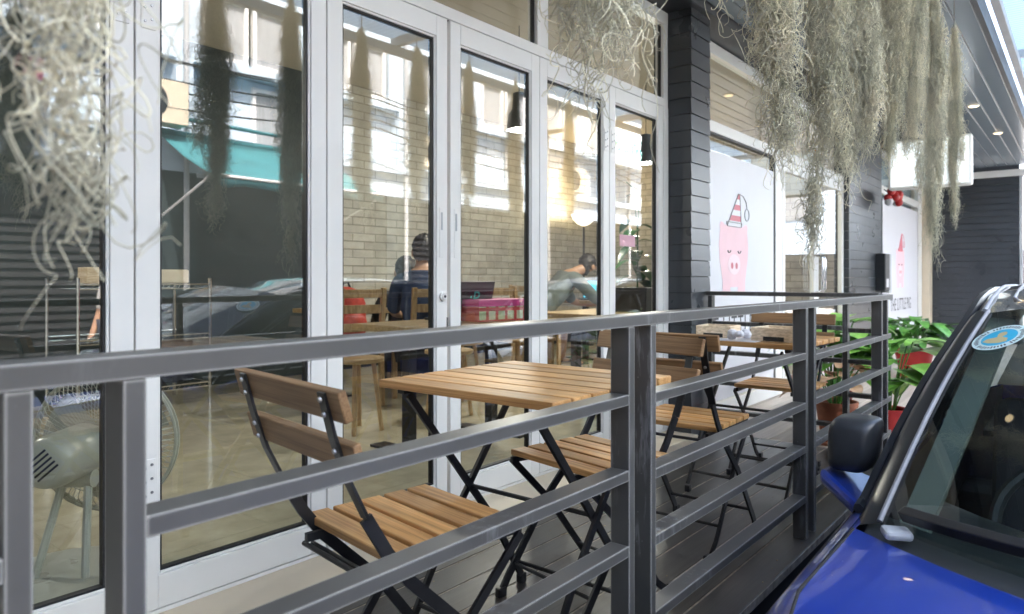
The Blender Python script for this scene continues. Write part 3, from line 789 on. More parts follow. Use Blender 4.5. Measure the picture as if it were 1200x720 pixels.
variants = [strands('moss', moss_polys(2700, .155, r, ln, .0108, sd, 6, 26), .0012, 'moss') for r, ln, sd in ((.080, 1.18, 3), (.070, 1.20, 11), (.074, 1.12, 23))]
def moss(me, loc, rz, label, sc=(1, 1, 1), strz=2.658):
    t = thing('hanging_moss', label, 'moss', loc, rz, 'bunches of hanging moss under the soffit edge')
    o = bpy.data.objects.new('strands', me); C.objects.link(o); o.parent = t; o.scale = sc
    obj('string', MB().tube([(0, 0, strz-loc[2]), (0, 0, -.04)], .0025, 6), 'string', t)
    return t
HB = .62
ml = [(1.83, 0, 2.50, 0, (1.12, 1.12, 1.0), 'widest moss bunch, first of the thick row, left of the long one'),
      (2.27, 2, 2.52, 1, (1.0, 1.0, 1.17), 'long moss bunch hanging low in front of the far shop doors'),
      (2.76, 1, 2.50, 2, (.95, .95, 1.0), 'moss bunch third along the thick row, straggly bottom'),
      (3.22, 4, 2.50, 0, (.85, .85, .86), 'moss bunch fourth along the thick row, dense and pale'),
      (3.72, 5, 2.52, 1, (.72, .72, .92), 'moss bunch fifth along the row, in front of the lit sign'),
      (4.25, 3, 2.50, 2, (.85, .85, 1.2), 'moss bunch sixth along the row, long with a curly foot'),
      (4.98, 1, 2.50, 0, (.62, .62, .95), 'last and farthest moss bunch at the right end of the row')]
for a, rz, zt, v, sc, lab in ml: moss(variants[v], (a, HB, zt), rz, lab, sc)
me_near = strands('moss', moss_polys(620, .15, .036, 1.02, .0115, 44, 6, 36), .0012, 'moss')
moss(me_near, (.205, .60, 2.05), 0, 'blurred moss bunch close to the camera at the far left', (1, 1, 1))
me_mid = strands('moss', moss_polys(1000, .16, .105, .84, .0125, 57, 9, 30), .0013, 'moss')
moss(me_mid, (.98, .60, 2.115), 1, 'loose short moss bunch in front of the transom, top middle', (1, 1, 1))
me_sm = strands('moss', moss_polys(230, .15, .05, .60, .013, 77, 3, 28), .0014, 'moss')
moss(me_sm, (1.47, .62, 2.22), 0, 'smallest moss wisp before the dark column, left of the thick row', (1, 1, 1))

# ------------------------------------------------------------------ potted plants
def leaf_mesh(mb, base, yaw, length, width, rise, droop, n=7, cup=.15):
    d = Vector((math.cos(yaw), math.sin(yaw), 0)); sd = Vector((-math.sin(yaw), math.cos(yaw), 0)); rows = []
    for i in range(n+1):
        u = i/n
        p = Vector(base) + d*length*u + Vector((0, 0, rise*u - droop*u*u))
        w = width*math.sin(PI*min(1, u*.93+.07))**.8*(1 if u < .98 else .05)
        rows.append([p-sd*w+Vector((0,0,cup*w)), p-sd*w*.5+Vector((0,0,cup*w*.3)), p, p+sd*w*.5+Vector((0,0,cup*w*.3)), p+sd*w+Vector((0,0,cup*w))])
    mb.grid(rows)
def pot_plant(label, loc, potmat, pr, ph, leafmat, nleaf, ll, lw, stem_h, seed, second=None, saucer=False):
    rnd = random.Random(seed)
    t = thing('potted_plant', label, 'plant', loc, 0, 'potted plants by the landing')
    pot = obj('pot', MB().lathe([(pr*.68, 0), (pr*.96, ph*.88), (pr*1.06, ph*.88), (pr*1.08, ph), (pr*.98, ph), (pr*.95, ph*.9)], n=28), potmat, t, smooth=True)
    obj('soil', MB().lathe([(pr*.93, ph*.88), (pr*.93, ph*.9)], n=20), 'soil', pot)
    if saucer: obj('saucer', MB().lathe([(pr*.8, -.003), (pr*1.15, .004), (pr*1.2, .02), (pr*1.15, .02), (pr*.9, .008)], n=24), potmat, pot, smooth=True)
    lm = {leafmat: MB()}
    if second: lm[second] = MB()
    st = MB()
    for i in range(nleaf):
        yaw = i*2.4+rnd.uniform(-.4, .4); h = stem_h*rnd.uniform(.35, 1.05)
        out = rnd.uniform(.02, pr*1.3)
        b = Vector((math.cos(yaw)*out, math.sin(yaw)*out, ph+h))
        st.tube([(math.cos(yaw)*pr*.2, math.sin(yaw)*pr*.2, ph*.9), (b.x*.6, b.y*.6, ph+h*.6), tuple(b)], .004, 6)
        m = second if second and rnd.random() < .45 else leafmat
        l = ll*rnd.uniform(.7, 1.15)
        leaf_mesh(lm[m], b, yaw, l, lw*rnd.uniform(.8, 1.15), l*rnd.uniform(.1, .55), l*rnd.uniform(.3, .8))
    obj('stem', st, 'leaf', t)
    for k, mb in lm.items():
        if mb.f: obj('foliage', mb, k, t, smooth='all', fixn=False)
    return t
pot_plant('terracotta pot with pink flecked and dry leaves behind the railing', (4.48, 1.16, -.004), 'terra', .115, .25, 'caladium', 17, .19, .055, .20, 1, 'dry', True)
pot_plant('small red pot with big bright green leaves by the railing end', (4.98, .965, -.004), 'red', .10, .16, 'leafbright', 26, .27, .11, .40, 2)
pot_plant('leafy green plant behind the end railing left of the corner post', (5.05, 1.32, -.004), 'red', .12, .22, 'leafbright', 42, .27, .10, .46, 8, 'leaf')
pot_plant('large red pot with dark drooping leaves before the far wall', (8.0, 1.34, -.004), 'red', .18, .28, 'leaf', 54, .38, .06, .26, 3)

# ------------------------------------------------------------------ things inside the cafe
FL = .0455
# wire rack
t = thing('wire_rack', 'chrome wire shelf rack along the dark wall in the cafe', 'shelf', (2.235, 5.36, FL))
for x in (-.445, .445):
    for y in (-.28, .28): obj('leg', MB().tube([(x, y, 0), (x, y, .93)], .013, 8), 'chrome', t)
for z in (.16, .52, .885):
    s = MB().tube([(-.445,-.28,z),(.445,-.28,z),(.445,.28,z),(-.445,.28,z),(-.445,-.28,z)], .005, 6).tube([(-.445,-.28,z-.03),(.445,-.28,z-.03),(.445,.28,z-.03),(-.445,.28,z-.03),(-.445,-.28,z-.03)], .004, 6)
    for i in range(20): s.tube([(-.42+i*.0442, -.28, z), (-.42+i*.0442, .28, z)], .002, 4)
    for i in range(24): s.tube([(-.44+i*.038, -.28, z-.03), (-.44+(i+.5)*.038, -.28, z)], .002, 4)
    obj('shelf', s, 'chrome', t)
tag(obj('carton', MB().box(-.09, .09, -.08, .08, 0, .11), 'kraft', loc=(1.95, 5.2, FL+.892), bevel=.003), 'small brown carton on top of the wire rack', 'carton')
tag(obj('basket_tray', MB().box(-.14, .14, -.1, .1, 0, .10), 'cream', loc=(2.42, 5.25, FL+.892), bevel=.012), 'cream goods tray on top of the wire rack', 'tray')
tag(obj('storage_crate', MB().box(-.25, .25, -.2, .2, 0, .30), 'darkcloth', loc=(2.35, 5.36, FL+.168), bevel=.012), 'dark crate on the bottom shelf of the wire rack', 'crate')
# floor fan
ax = Vector((.76, .65, 0)).normalized()
t = thing('floor_fan', 'sage green floor fan seen from behind through the glass', 'fan', (.985, 2.56, FL))
fz = .385
mm = Matrix.Translation((0, 0, fz)) @ Vector((0, 0, 1)).rotation_difference(ax).to_matrix().to_4x4()
mo = obj('motor', MB().lathe([(.02, -.335), (.055, -.333), (.072, -.32), (.079, -.29), (.080, -.12), (.066, -.08), (.03, -.06)], mm, 32), 'sage', t, smooth=True)
for i in range(5):
    obj('vent_slot', MB().obox(mm @ Matrix.Translation(((i-2)*.014, 0, -.334)), .006, .075, .003), 'gasket', mo)
cg = MB()
for (r, z) in ((.235, .0), (.235, .02), (.16, -.055), (.08, -.06), (.16, .06), (.08, .075)): cg.torus(mm @ Matrix.Translation((0, 0, z)), r, 0.0055 if r > .2 else .0022, 40, 5)
for i in range(72):
    a = 2*PI*i/72; c_, s_ = math.cos(a), math.sin(a)
    cg.tube([mm @ Vector((r*c_, r*s_, z)) for r, z in ((.04, -.06), (.12, -.06), (.19, -.045), (.235, 0))], .0018, 3)
    cg.tube([mm @ Vector((r*c_, r*s_, z)) for r, z in ((.235, .02), (.19, .05), (.12, .07), (.04, .08))], .0012, 3)
obj('cage', cg, 'sage', t)
for i in range(3):
    rows = []
    for u in np.linspace(.045, .205, 7):
        rows.append([mm @ Vector((u*math.cos(2*PI*i/3+q*(1.2)), u*math.sin(2*PI*i/3+q*1.2), .01+(q-.5)*.05)) for q in np.linspace(0, .85, 6)])
    obj('blade', MB().grid(rows), 'sage', t, smooth='all', fixn=False)
back = -ax*.16
for s in (-1, 1):
    sd = Vector((-ax.y, ax.x, 0))*s
    obj('leg', MB().tube([tuple(back+sd*.035+Vector((0, 0, fz-.07))), tuple(back*1.55+sd*.075+Vector((0, 0, .02)))], .012, 10), 'sage', t)
obj('yoke', MB().tube([tuple(back-Vector((-ax.y, ax.x, 0))*.055+Vector((0,0,fz-.085))), tuple(back+Vector((-ax.y, ax.x, 0))*.055+Vector((0,0,fz-.085)))], .028, 16), 'sage', t, smooth=True)
obj('base', MB().lathe([(.24, 0), (.24, .018), (.2, .026)], Matrix.Translation(tuple(back*1.3)), 36), 'sage', t, smooth=True)

def wood_chair(label, loc, rz):
    t = thing('cafe_chair', label, 'chair', loc, rz, 'pale wooden chairs inside the cafe')
    obj('seat', MB().box(-.2, .2, -.2, .2, .44, .465), 'indoorwood', t, bevel=.006)
    for x, y in ((.17, .17), (.17, -.17)): obj('leg', MB().box(x-.018, x+.018, y-.018, y+.018, 0, .44), 'indoorwood', t, bevel=.003)
    for y in (-.17, .17):
        obj('leg', MB().bar([(-.2, y, 0), (-.185, y, .45), (-.225, y, .86)], (0, 1, 0), .036, .03), 'indoorwood', t, bevel=.003)
    for z, x in ((.82, -.222), (.71, -.213), (.58, -.20)):
        obj('back_slat', MB().box(x-.009, x+.009, -.15, .15, z-.03, z+.03), 'indoorwood', t, bevel=.003)
    return t
wc = wood_chair('pale wooden chair with the red bag hanging on it', (3.26, 4.20, FL), R(82))
dup(wc, 'pale wooden chair the man in navy sits on', (3.78, 3.94, FL), R(70))
dup(wc, 'pale wooden chair of the man bent over his laptop', (6.06, 4.58, FL), R(-20))
dup(wc, 'pale wooden chair pushed in behind the middle counter table', (4.35, 3.45, FL), R(-95))
t = thing('backpack', 'red orange backpack on the pale wooden chair', 'bag', (3.25, 4.22, FL+.466))
bk = MB().lathe([(.05, 0), (.16, .02), (.175, .15), (.17, .28), (.13, .37), (.04, .40)], Matrix.Diagonal((1, .72, 1, 1)), 22)
obj('body', bk, 'bag', t, smooth=True)
obj('pocket', MB().ell((0, -.12, .12), .11, .05, .10), 'bag', t, smooth=True)
obj('handle', MB().tube([(-.04, -.02, .39), (-.02, -.02, .43), (.02, -.02, .43), (.04, -.02, .39)], .008, 8), 'black', t)
def counter_table(label, a0, a1, b0, b1):
    t = thing('cafe_table', label, 'table', ((a0+a1)/2, (b0+b1)/2, FL), 0, 'pale topped tables inside the cafe')
    w = (a1-a0)/2; dd = (b1-b0)/2
    obj('table_top', MB().box(-w, w, -dd, dd, .645, .68), 'tablewood', t, bevel=.004)
    for x in (-w+.14, w-.14):
        l = obj('leg', MB().box(x-.028, x+.028, -.028, .028, .012, .645), 'black', t, bevel=.003)
        obj('foot_plate', MB().box(x-.05, x+.05, -dd+.05, dd-.05, 0, .012), 'black', l)
    return t
counter_table('pale cafe table nearest the glass in front of the man in navy', 2.45, 3.4, 2.50, 3.12)
counter_table('pale cafe table right of the checked box', 4.1, 5.05, 2.55, 3.15)
counter_table('pale cafe table the man in navy works at', 3.4, 4.4, 4.45, 5.1)
counter_table('pale cafe table the hunched man leans on', 6.75, 7.6, 4.15, 4.85)
def stool(label, loc):
    t = thing('round_stool', label, 'stool', loc, 0, 'round wooden stools inside the cafe')
    obj('seat', MB().lathe([(.15, .42), (.165, .425), (.165, .445), (.15, .45)], n=28), 'tablewood', t, smooth=True)
    for k in range(4):
        a = PI/4+k*PI/2; obj('leg', MB().tube([(.10*math.cos(a), .10*math.sin(a), .42), (.15*math.cos(a), .15*math.sin(a), 0)], .014, 8), 'indoorwood', t)
    return t
so = stool('round wooden stool left of the black table leg', (2.75, 3.45, FL))
dup(so, 'round wooden stool in the middle, below the checked box', (3.45, 3.35, FL))
dup(so, 'round wooden stool rightmost, before the brick wall', (4.0, 3.75, FL))
t = thing('gift_box', 'red lidded box with checked sides on the pale cafe table', 'box', (3.20, 2.76, FL+.6805), R(-10))
M['check'] = None
m, nt, b = nodes('red check print'); ck = nt.nodes.new('ShaderNodeTexBrick'); ck.offset = 0
for k, v in (('Color1', (.62, .62, .45, 1)), ('Color2', (.40, .50, .28, 1)), ('Mortar', (.52, .05, .05, 1))): ck.inputs[k].default_value = v
ck.inputs['Scale'].default_value = 1; ck.inputs['Brick Width'].default_value = .07; ck.inputs['Row Height'].default_value = .07; ck.inputs['Mortar Size'].default_value = .011
tc = nt.nodes.new('ShaderNodeTexCoord'); sx = nt.nodes.new('ShaderNodeSeparateXYZ'); cx_ = nt.nodes.new('ShaderNodeCombineXYZ')
nt.links.new(tc.outputs['Object'], sx.inputs[0]); nt.links.new(sx.outputs[0], cx_.inputs[0]); nt.links.new(sx.outputs[2], cx_.inputs[1])
nt.links.new(cx_.outputs[0], ck.inputs['Vector']); nt.links.new(ck.outputs[0], b.inputs['Base Color']); M['check'] = m
obj('body', MB().box(-.2, .2, -.14, .14, 0, .085), 'check', t)
obj('lid', MB().box(-.206, .206, -.146, .146, .0855, .125), 'magenta', t, bevel=.003)
def laptop(label, loc, rz, lit):
    t = thing('laptop', label, 'laptop', loc, rz, 'laptops on the cafe tables')
    obj('base', MB().box(-.16, .16, -.11, .11, 0, .015), 'plasticblk', t, bevel=.003)
    mt = Matrix.Translation((0, .115, .015)) @ Matrix.Rotation(R(-14), 4, 'X')
    s = obj('lid', MB().obox(mt @ Matrix.Translation((0, 0, .11)), .32, .008, .22), 'plasticblk', t)
    obj('screen', MB().obox(mt @ Matrix.Translation((0, -.0052, .11)), .30, .002, .20), 'screen', s)
    return t, mt
t, mt = laptop('dark laptop with green lettering on its lid', (3.1, 2.95, FL+.6805), R(180), False)
text('emblem', ':P', .12, 'signteal', mt @ Matrix.Translation((0, .0045, .08)) @ Matrix(((-1,0,0,0),(0,0,1,0),(0,1,0,0),(0,0,0,1))), t, .0005)
laptop('open laptop with a blue screen in front of the hunched man', (6.98, 4.45, FL+.6805), R(-72), True)

# people
def skin_obj(name, joints, edges_, mat, parent, sub=2):
    me = bpy.data.meshes.new(name); ks = list(joints)
    me.from_pydata([joints[k][0] for k in ks], [], []); me.update()
    me = bpy.data.meshes.new(name); me.from_pydata([joints[k][0] for k in ks], [(ks.index(a), ks.index(b)) for a, b in edges_], [])
    me.materials.append(M[mat])
    o = bpy.data.objects.new(name, me); C.objects.link(o); o.parent = parent
    o.modifiers.new('skin', 'SKIN').use_smooth_shade = True
    for i, k in enumerate(ks):
        r = joints[k][1]; me.skin_vertices[0].data[i].radius = (r, r) if not isinstance(r, tuple) else r
        me.skin_vertices[0].data[i].use_root = (i == 0)
    s = o.modifiers.new('sub', 'SUBSURF'); s.levels = sub; s.render_levels = sub
    return o
def person(label, loc, rz, shirt, trousers, seated=True, lean=.1, head_drop=0.0, reach=.42):
    """faces +x; origin on the floor under the hips"""
    t = thing('person', label, 'person', loc, rz)
    hz = .53 if seated else .92
    sh = Vector((lean, 0, hz+.46)); nk = sh+Vector((lean*.35, 0, .09)); hd = nk+Vector((.03+head_drop*.5, 0, .13-head_drop*.5))
    J = {'pelvis': ((0, 0, hz), (.15, .12)), 'waist': ((lean*.3, 0, hz+.18), (.125, .10)), 'chest': ((lean*.75, 0, hz+.36), (.155, .11)),
         'neckb': (tuple(sh+Vector((0, 0, .03))), (.10, .08)), 'neck': (tuple(nk), .055), 'head': (tuple(hd), (.082, .09)), 'crown': (tuple(hd+Vector((.005, 0, .075))), (.066, .075))}
    E = [('pelvis','waist'),('waist','chest'),('chest','neckb'),('neckb','neck'),('neck','head'),('head','crown')]
    hands = []
    for s, nm in ((1, 'l'), (-1, 'r')):
        J['sh'+nm] = (tuple(sh+Vector((0, s*.185, -.02))), .062)
        if seated:
            el = sh+Vector((.12+lean*.3, s*.26, -.27)); wr = sh+Vector((reach, s*.14, -.30)); kn = (.43, s*.13, .52); an = (.40, s*.13, .09); to = (.52, s*.14, .045)
        else:
            el = sh+Vector((.0, s*.25, -.28)); wr = sh+Vector((.10, s*.26, -.52)); kn = (.03, s*.11, .49); an = (0, s*.11, .09); to = (.14, s*.12, .04)
        J['el'+nm] = (tuple(el), .045); J['wr'+nm] = (tuple(wr), .03)
        pd = (wr-el).normalized(); pl = wr+pd*.08; J['pa'+nm] = (tuple(pl), (.036, .018))
        E += [('neckb','sh'+nm),('sh'+nm,'el'+nm),('el'+nm,'wr'+nm),('wr'+nm,'pa'+nm)]
        for q in range(4):
            fy = (q-1.5)*.019; L_ = (.07, .082, .076, .058)[q]
            k1, k2 = f'f{q}a{nm}', f'f{q}b{nm}'
            J[k1] = (tuple(pl+pd*.035+Vector((0, fy, 0))), .0095); J[k2] = (tuple(pl+pd*(.035+L_)+Vector((0, fy*1.1, -.018))), .008)
            E += [('pa'+nm, k1), (k1, k2)]
        J['th'+nm] = (tuple(wr+pd*.055+Vector((.0, -s*.045, -.005))), .011); J['t2'+nm] = (tuple(wr+pd*.095+Vector((0, -s*.058, -.012))), .009)
        E += [('wr'+nm,'th'+nm),('th'+nm,'t2'+nm)]
        J['hp'+nm] = ((.03, s*.095, hz-.02), .088); J['kn'+nm] = (kn, .062); J['an'+nm] = (an, .042); J['to'+nm] = (to, (.042, .03))
        E += [('pelvis','hp'+nm),('hp'+nm,'kn'+nm),('kn'+nm,'an'+nm),('an'+nm,'to'+nm)]
    skin_obj('body', J, E, 'skin', t)
    def sub(keys, es, grow, nm, mat):
        jj = {k: (J[k][0], tuple(x+grow for x in J[k][1]) if isinstance(J[k][1], tuple) else J[k][1]+grow) for k in keys}
        return skin_obj(nm, jj, es, mat, t)
    ks = ['chest','pelvis','waist','neckb','shl','shr','ell','elr']
    sub(ks, [('pelvis','waist'),('waist','chest'),('chest','neckb'),('neckb','shl'),('neckb','shr'),('shl','ell'),('shr','elr')], .016, 'shirt', shirt)
    ks = ['pelvis','hpl','hpr','knl','knr'] + ([] if trousers == 'khaki' else ['anl','anr'])
    es = [('pelvis','hpl'),('pelvis','hpr'),('hpl','knl'),('hpr','knr')] + ([] if trousers == 'khaki' else [('knl','anl'),('knr','anr')])
    sub(ks, es, .014, 'trousers', trousers)
    c = hd+Vector((-.012, 0, .055))
    hm = MB().ell(tuple(c), .100, .093, .098, 40, 26).ell(tuple(hd+Vector((-.055, 0, .0))), .055, .082, .085, 16, 10)
    rj = random.Random(int(loc[0]*100))
    hm.v = [(p[0]+rj.gauss(0, .0035), p[1]+rj.gauss(0, .0035), p[2]+rj.gauss(0, .0045)) for p in hm.v]
    obj('hair', hm, 'hair', t, smooth='all')
    f = MB().ell(tuple(hd+Vector((.098, 0, .0))), .016, .013, .024, 10, 8)
    for s in (-1, 1): f.ell(tuple(hd+Vector((.0, s*.092, .0))), .022, .010, .032, 10, 8)
    obj('face_features', f, 'skin', t, smooth='all')
    ey = MB()
    for s in (-1, 1): ey.ell(tuple(hd+Vector((.086, s*.034, .022))), .008, .014, .007, 10, 6)
    ey.ell(tuple(hd+Vector((.088, 0, -.047))), .006, .024, .005, 10, 6)
    obj('eyes_and_mouth', ey, 'hair', t, smooth='all')
    sm = MB()
    for s in (1, -1):
        x, y = (.46, s*.135) if seated else (.07, s*.115)
        sm.ell((x, y, .045), .14, .048, .045, 14, 8)
    obj('shoes', sm, 'plasticblk', t, smooth='all')
    return t
person('seated man in a navy shirt seen from behind through the glass', (3.76, 3.96, FL-.07), R(38), 'navy', 'darkcloth', True, .14, .02)
person('seated figure in dark clothes beyond the man in navy', (4.0, 4.36, FL-.22), R(50), 'darkcloth', 'darkcloth', True, .22, .04)
person('seated man in grey shirt hunched over a laptop near the floor lamp', (6.05, 4.57, FL-.06), R(-22), 'greycloth', 'khaki', True, .40, .20)
person('person in a pale shirt standing across the street', (3.4, -4.4, ST), R(160), 'white cloth', 'darkcloth', False, .03)

# lamps
def pendant(label, loc):
    t = thing('pendant_lamp', label, 'lamp', loc, 0, 'black pendant lamps in the cafe')
    obj('shade', MB().lathe([(.028, .30), (.05, .29), (.055, .17), (.085, .12), (.10, .02), (.105, 0), (.098, .0), (.094, .02), (.08, .11), (.05, .16)], n=28, cap=False), 'plasticblk', t, smooth=True)
    obj('cord', MB().tube([(0, 0, .295), (0, 0, 2.979-loc[2])], .004, 6), 'black', t)
    obj('bulb', MB().ell((0, 0, .045), .06, .06, .05, 16, 10), 'bulb', t, smooth='all')
    return t
def lamp(loc, e, col=(1, .84, .62), r=.06):
    l = bpy.data.lights.new('lamp_light', 'POINT'); l.energy = e; l.color = col; l.shadow_soft_size = r
    o = bpy.data.objects.new('lamp_light', l); C.objects.link(o); o.location = loc; return o
pl = ['black pendant lamp above the fan end of the room, out of sight from the street', 'black pendant lamp with a bright mouth above the tables', 'black pendant lamp farthest, by the dark column']
for a, y, l in zip((.3, 4.40, 6.48), (4.6, 3.5, 3.5), pl):  # the first pendant is an added, unseen lamp brightening the fan end
    p = pendant(l, (a, y, 2.15))
    q = lamp((0, 0, -.03), 11, (1, .94, .84)); q.parent = p
t = thing('floor_lamp', 'black floor lamp with a glowing bowl in the brick corner', 'lamp', (8.3, 5.45, FL))
obj('pole', MB().tube([(0, 0, .02), (0, 0, 1.68)], .014, 10), 'black', t)
obj('base', MB().lathe([(.14, 0), (.14, .02), (.03, .03)], n=24), 'black', t)
obj('bowl', MB().lathe([(.02, 1.66), (.09, 1.69), (.15, 1.75), (.18, 1.82), (.175, 1.82), (.14, 1.755), (.08, 1.70)], n=28, cap=False), 'bowl', t, smooth=True)
q = lamp((0, 0, 1.88), 3.0, (1, .8, .52)); q.parent = t
# tall planter behind last door
t = thing('potted_plant', 'tall black planter with glossy leaves behind the last door', 'plant', (4.72, 2.62, FL), 0, 'potted plants by the landing')
obj('pot', MB().add([(-.11,-.11,0),(.11,-.11,0),(.11,.11,0),(-.11,.11,0),(-.16,-.16,.86),(.16,-.16,.86),(.16,.16,.86),(-.16,.16,.86)], [(0,3,2,1),(4,5,6,7),(0,1,5,4),(1,2,6,5),(2,3,7,6),(3,0,4,7)]), 'plasticblk', t, bevel=.006)
lf = MB(); st = MB().tube([(0, 0, .86), (.02, .01, 1.1), (0, 0, 1.38)], .007, 6)
for i in range(13):
    leaf_mesh(lf, (0, 0, .9+i*.038), i*2.2, .20, .055, .08, .16+.02*(i % 4))
for i in range(2): st.tube([(0, 0, 1.3), (-.05-.1*i, -.05, 1.55), (-.25, -.05, 1.62-.1*i)], .004, 5)
obj('foliage', lf, 'leafdark', t, smooth='all', fixn=False); obj('stem', st, 'leafdark', t)
tag(obj('paper_note', MB().box(-.085, .085, -.002, 0, -.032, .032), 'pinknote', loc=(3.52, FY+.0185, 1.185)), 'pink paper note taped inside the last door glass', 'note')
tag(obj('wall_socket', MB().box(-.06, .06, -.012, 0, -.08, .08), 'cream', loc=(7.6, 5.899, 1.35), bevel=.004), 'cream switch plate on the brick wall left of the lamp', 'switch')

# ------------------------------------------------------------------ cars
def make_car(label, body, roofm, loc):
    """local x from nose to tail, +y is the deck side, z from the road"""
    t = thing('parked_car', label, 'car', loc, 0, 'cars parked beside the deck')
    # stations: x, belt half-width, belt height, hood-edge half-width, hood-edge height, centre height
    def prof(x):
        k = [(0, .50, .46, .40, .50, .52), (.06, .62, .62, .52, .70, .735), (.2, .71, .71, .60, .785, .82), (.5, .79, .80, .70, .855, .89), (.9, .845, .84, .765, .895, .935),
             (1.3, .842, .865, .755, .915, .955), (1.8, .845, .885, .79, .915, .95), (2.6, .845, .905, .78, .93, .95), (3.4, .80, .93, .75, .96, .97), (3.72, .74, .92, .68, .96, .98), (3.85, .64, .75, .55, .82, .84)]
        for (p, q) in zip(k, k[1:]):
            if p[0] <= x <= q[0]:
                u = (x-p[0])/(q[0]-p[0]); return [p[i]*(1-u)+q[i]*u for i in range(6)]
        return list(k[-1])
    xs = [0, .02, .06, .12, .2, .35, .5, .7, .9, 1.1, 1.3, 1.5, 1.8, 2.2, 2.6, 3.0, 3.4, 3.6, 3.72, 3.8, 3.85]
    def section(x, full):
        _, bw, bz, ew, ez, cz = prof(x)
        low = .2 if .1 < x < 3.75 else .3
        pts = [(bw*.93, low), (bw*.985, low+.1), (bw*1.012, .42 if bz > .5 else .38), (bw*1.01, max(.45, bz*.75)), (bw, bz-.03 if bz > .5 else bz), (ew+(bw-ew)*.45, bz+(ez-bz)*.62), (ew, ez)]
        if full: pts += [(ew*.9, ez+(cz-ez)*.25), (ew*.66, ez+(cz-ez)*.6), (ew*.33, ez+(cz-ez)*.9), (0, cz)]
        return pts
    # nose + hood (x<=hood rear edge that bows forward at the centre)
    def cowl_x(y): return 1.27-.36*(1-(abs(y)/.74)**2) if abs(y) < .74 else 1.27
    for s in (1, -1):
        pass
    side = MB(); hood = MB()
    for s in (1, -1):
        rows = [[Vector((x, s*y, z)) for y, z in section(x, False)] for x in xs]
        side.grid(rows)
    obj('body', side, body, t, smooth=True)
    rows = []
    for u in np.linspace(0, 1, 14):
        row = []
        for v in np.linspace(-1, 1, 17):
            # walk along the hood: from nose to cowl line
            x1 = cowl_x(v*.735); x = .015+(x1-.015)*u
            _, bw, bz, ew, ez, cz = prof(x)
            y = v*ew; a = abs(v)
            z = ez+(cz-ez)*(1-a**2.2) + .0015
            row.append(Vector((x, y, z)))
        rows.append(row)
    obj('hood', hood.grid(rows), body, t, smooth='all')
    fb = MB()
    fb.grid([[Vector((.0-.02*math.cos(v*PI/2)*(1-abs(u-.5)), v*.50, .30+u*.215)) for v in np.linspace(-1, 1, 9)] for u in np.linspace(0, 1, 4)])
    obj('bumper', fb, body, t, smooth='all')
    obj('grille', MB().box(-.035, .0, -.34, .34, .36, .44), 'plasticblk', t, bevel=.01)
    for s in (1, -1):
        obj('headlight', MB().ell((.16, s*.60, .67), .17, .10, .07, 16, 10), 'chrome', t, smooth='all')
    # greenhouse
    base = lambda v: Vector((cowl_x(v*.735)+.055, v*.745, .925+.03*(1-v*v)))
    topc = lambda v: Vector((2.045-.17*(1-v*v), v*.605, 1.365+.065*(1-v*v)))
    rows = []
    for u in np.linspace(0, 1, 9):
        rows.append([base(v).lerp(topc(v), u)+Vector((0, 0, .035*math.sin(PI*u))) for v in np.linspace(-.955, .955, 15)])
    obj('windscreen', MB().grid(rows), 'carglass', t, smooth='all')
    # black cowl panel below the glass
    rows = [[Vector((cowl_x(v*.735)+k, v*.74, (.905 if k < .02 else .918)+.03*(1-v*v))) for v in np.linspace(-1, 1, 17)] for k in (-.05, .0, .08, .14)]
    obj('cowl', MB().grid(rows), 'plasticblk', t, smooth='all')
    # roof
    def roof_edge(x):
        k = [(2.045, .605, 1.365), (2.3, .60, 1.415), (2.6, .595, 1.437), (3.0, .58, 1.435), (3.4, .56, 1.405), (3.62, .53, 1.35)]
        for p, q in zip(k, k[1:]):
            if p[0] <= x <= q[0]:
                u = (x-p[0])/(q[0]-p[0]); return p[1]*(1-u)+q[1]*u, p[2]*(1-u)+q[2]*u
        return k[-1][1], k[-1][2]
    rows = []
    for u in np.linspace(0, 1, 12):
        row = []
        for v in np.linspace(-1, 1, 15):
            x0 = topc(v).x; x = x0+(3.62-x0)*u
            w_, z_ = roof_edge(max(2.045, x)); row.append(Vector((x, v*w_, z_+.062*(1-v*v) if u else topc(v).z)))
        rows.append(row)
    obj('roof', MB().grid(rows), roofm, t, smooth='all')
    for s in (1, -1):
        # side glass and pillars
        def bel(x): _, bw, bz, ew, ez, cz = prof(x); return Vector((x, s*(ew+.015), ez+.005))
        top = lambda x: Vector((x, s*(roof_edge(x)[0]+.012), roof_edge(x)[1]-.01))
        def apt(u):
            p = base(s).lerp(topc(s), u); return p+Vector((0, 0, .035*math.sin(PI*u)))
        pil = MB()
        rows = []
        for u in np.linspace(-.04, 1, 8):
            p = apt(max(u, 0)) if u >= 0 else base(s)+Vector((-.04, 0, -.015))
            q = p+Vector((.055, s*.025, -.012)); r_ = p+Vector((.10, s*.040, -.045)); i_ = base(s*.955).lerp(topc(s*.955), max(u, 0))+Vector((0, 0, .035*math.sin(PI*max(u, 0))+.002))
            rows.append([i_, p+Vector((0, 0, .012)), q, r_])
        pil.grid(rows)
        obj('pillar', pil, 'pillarblk', t, smooth='all')
        tr = MB().tube([base(s*.955).lerp(topc(s*.955), u)+Vector((0, 0, .035*math.sin(PI*u)+.006)) for u in np.linspace(0, 1, 9)], .006, 8)
        obj('trim', tr, 'silver', t, smooth=True)
        rt = MB().tube([Vector((x, s*(roof_edge(x)[0]-.015), roof_edge(x)[1]+.008)) for x in np.linspace(2.06, 3.6, 10)], .006, 8)
        rt.tube([Vector((x, s*(roof_edge(x)[0]-.075), roof_edge(x)[1]+.018)) for x in np.linspace(2.02, 3.6, 10)], .004, 8)
        obj('roof_rail', rt, 'silver', t, smooth=True)
        rows = []
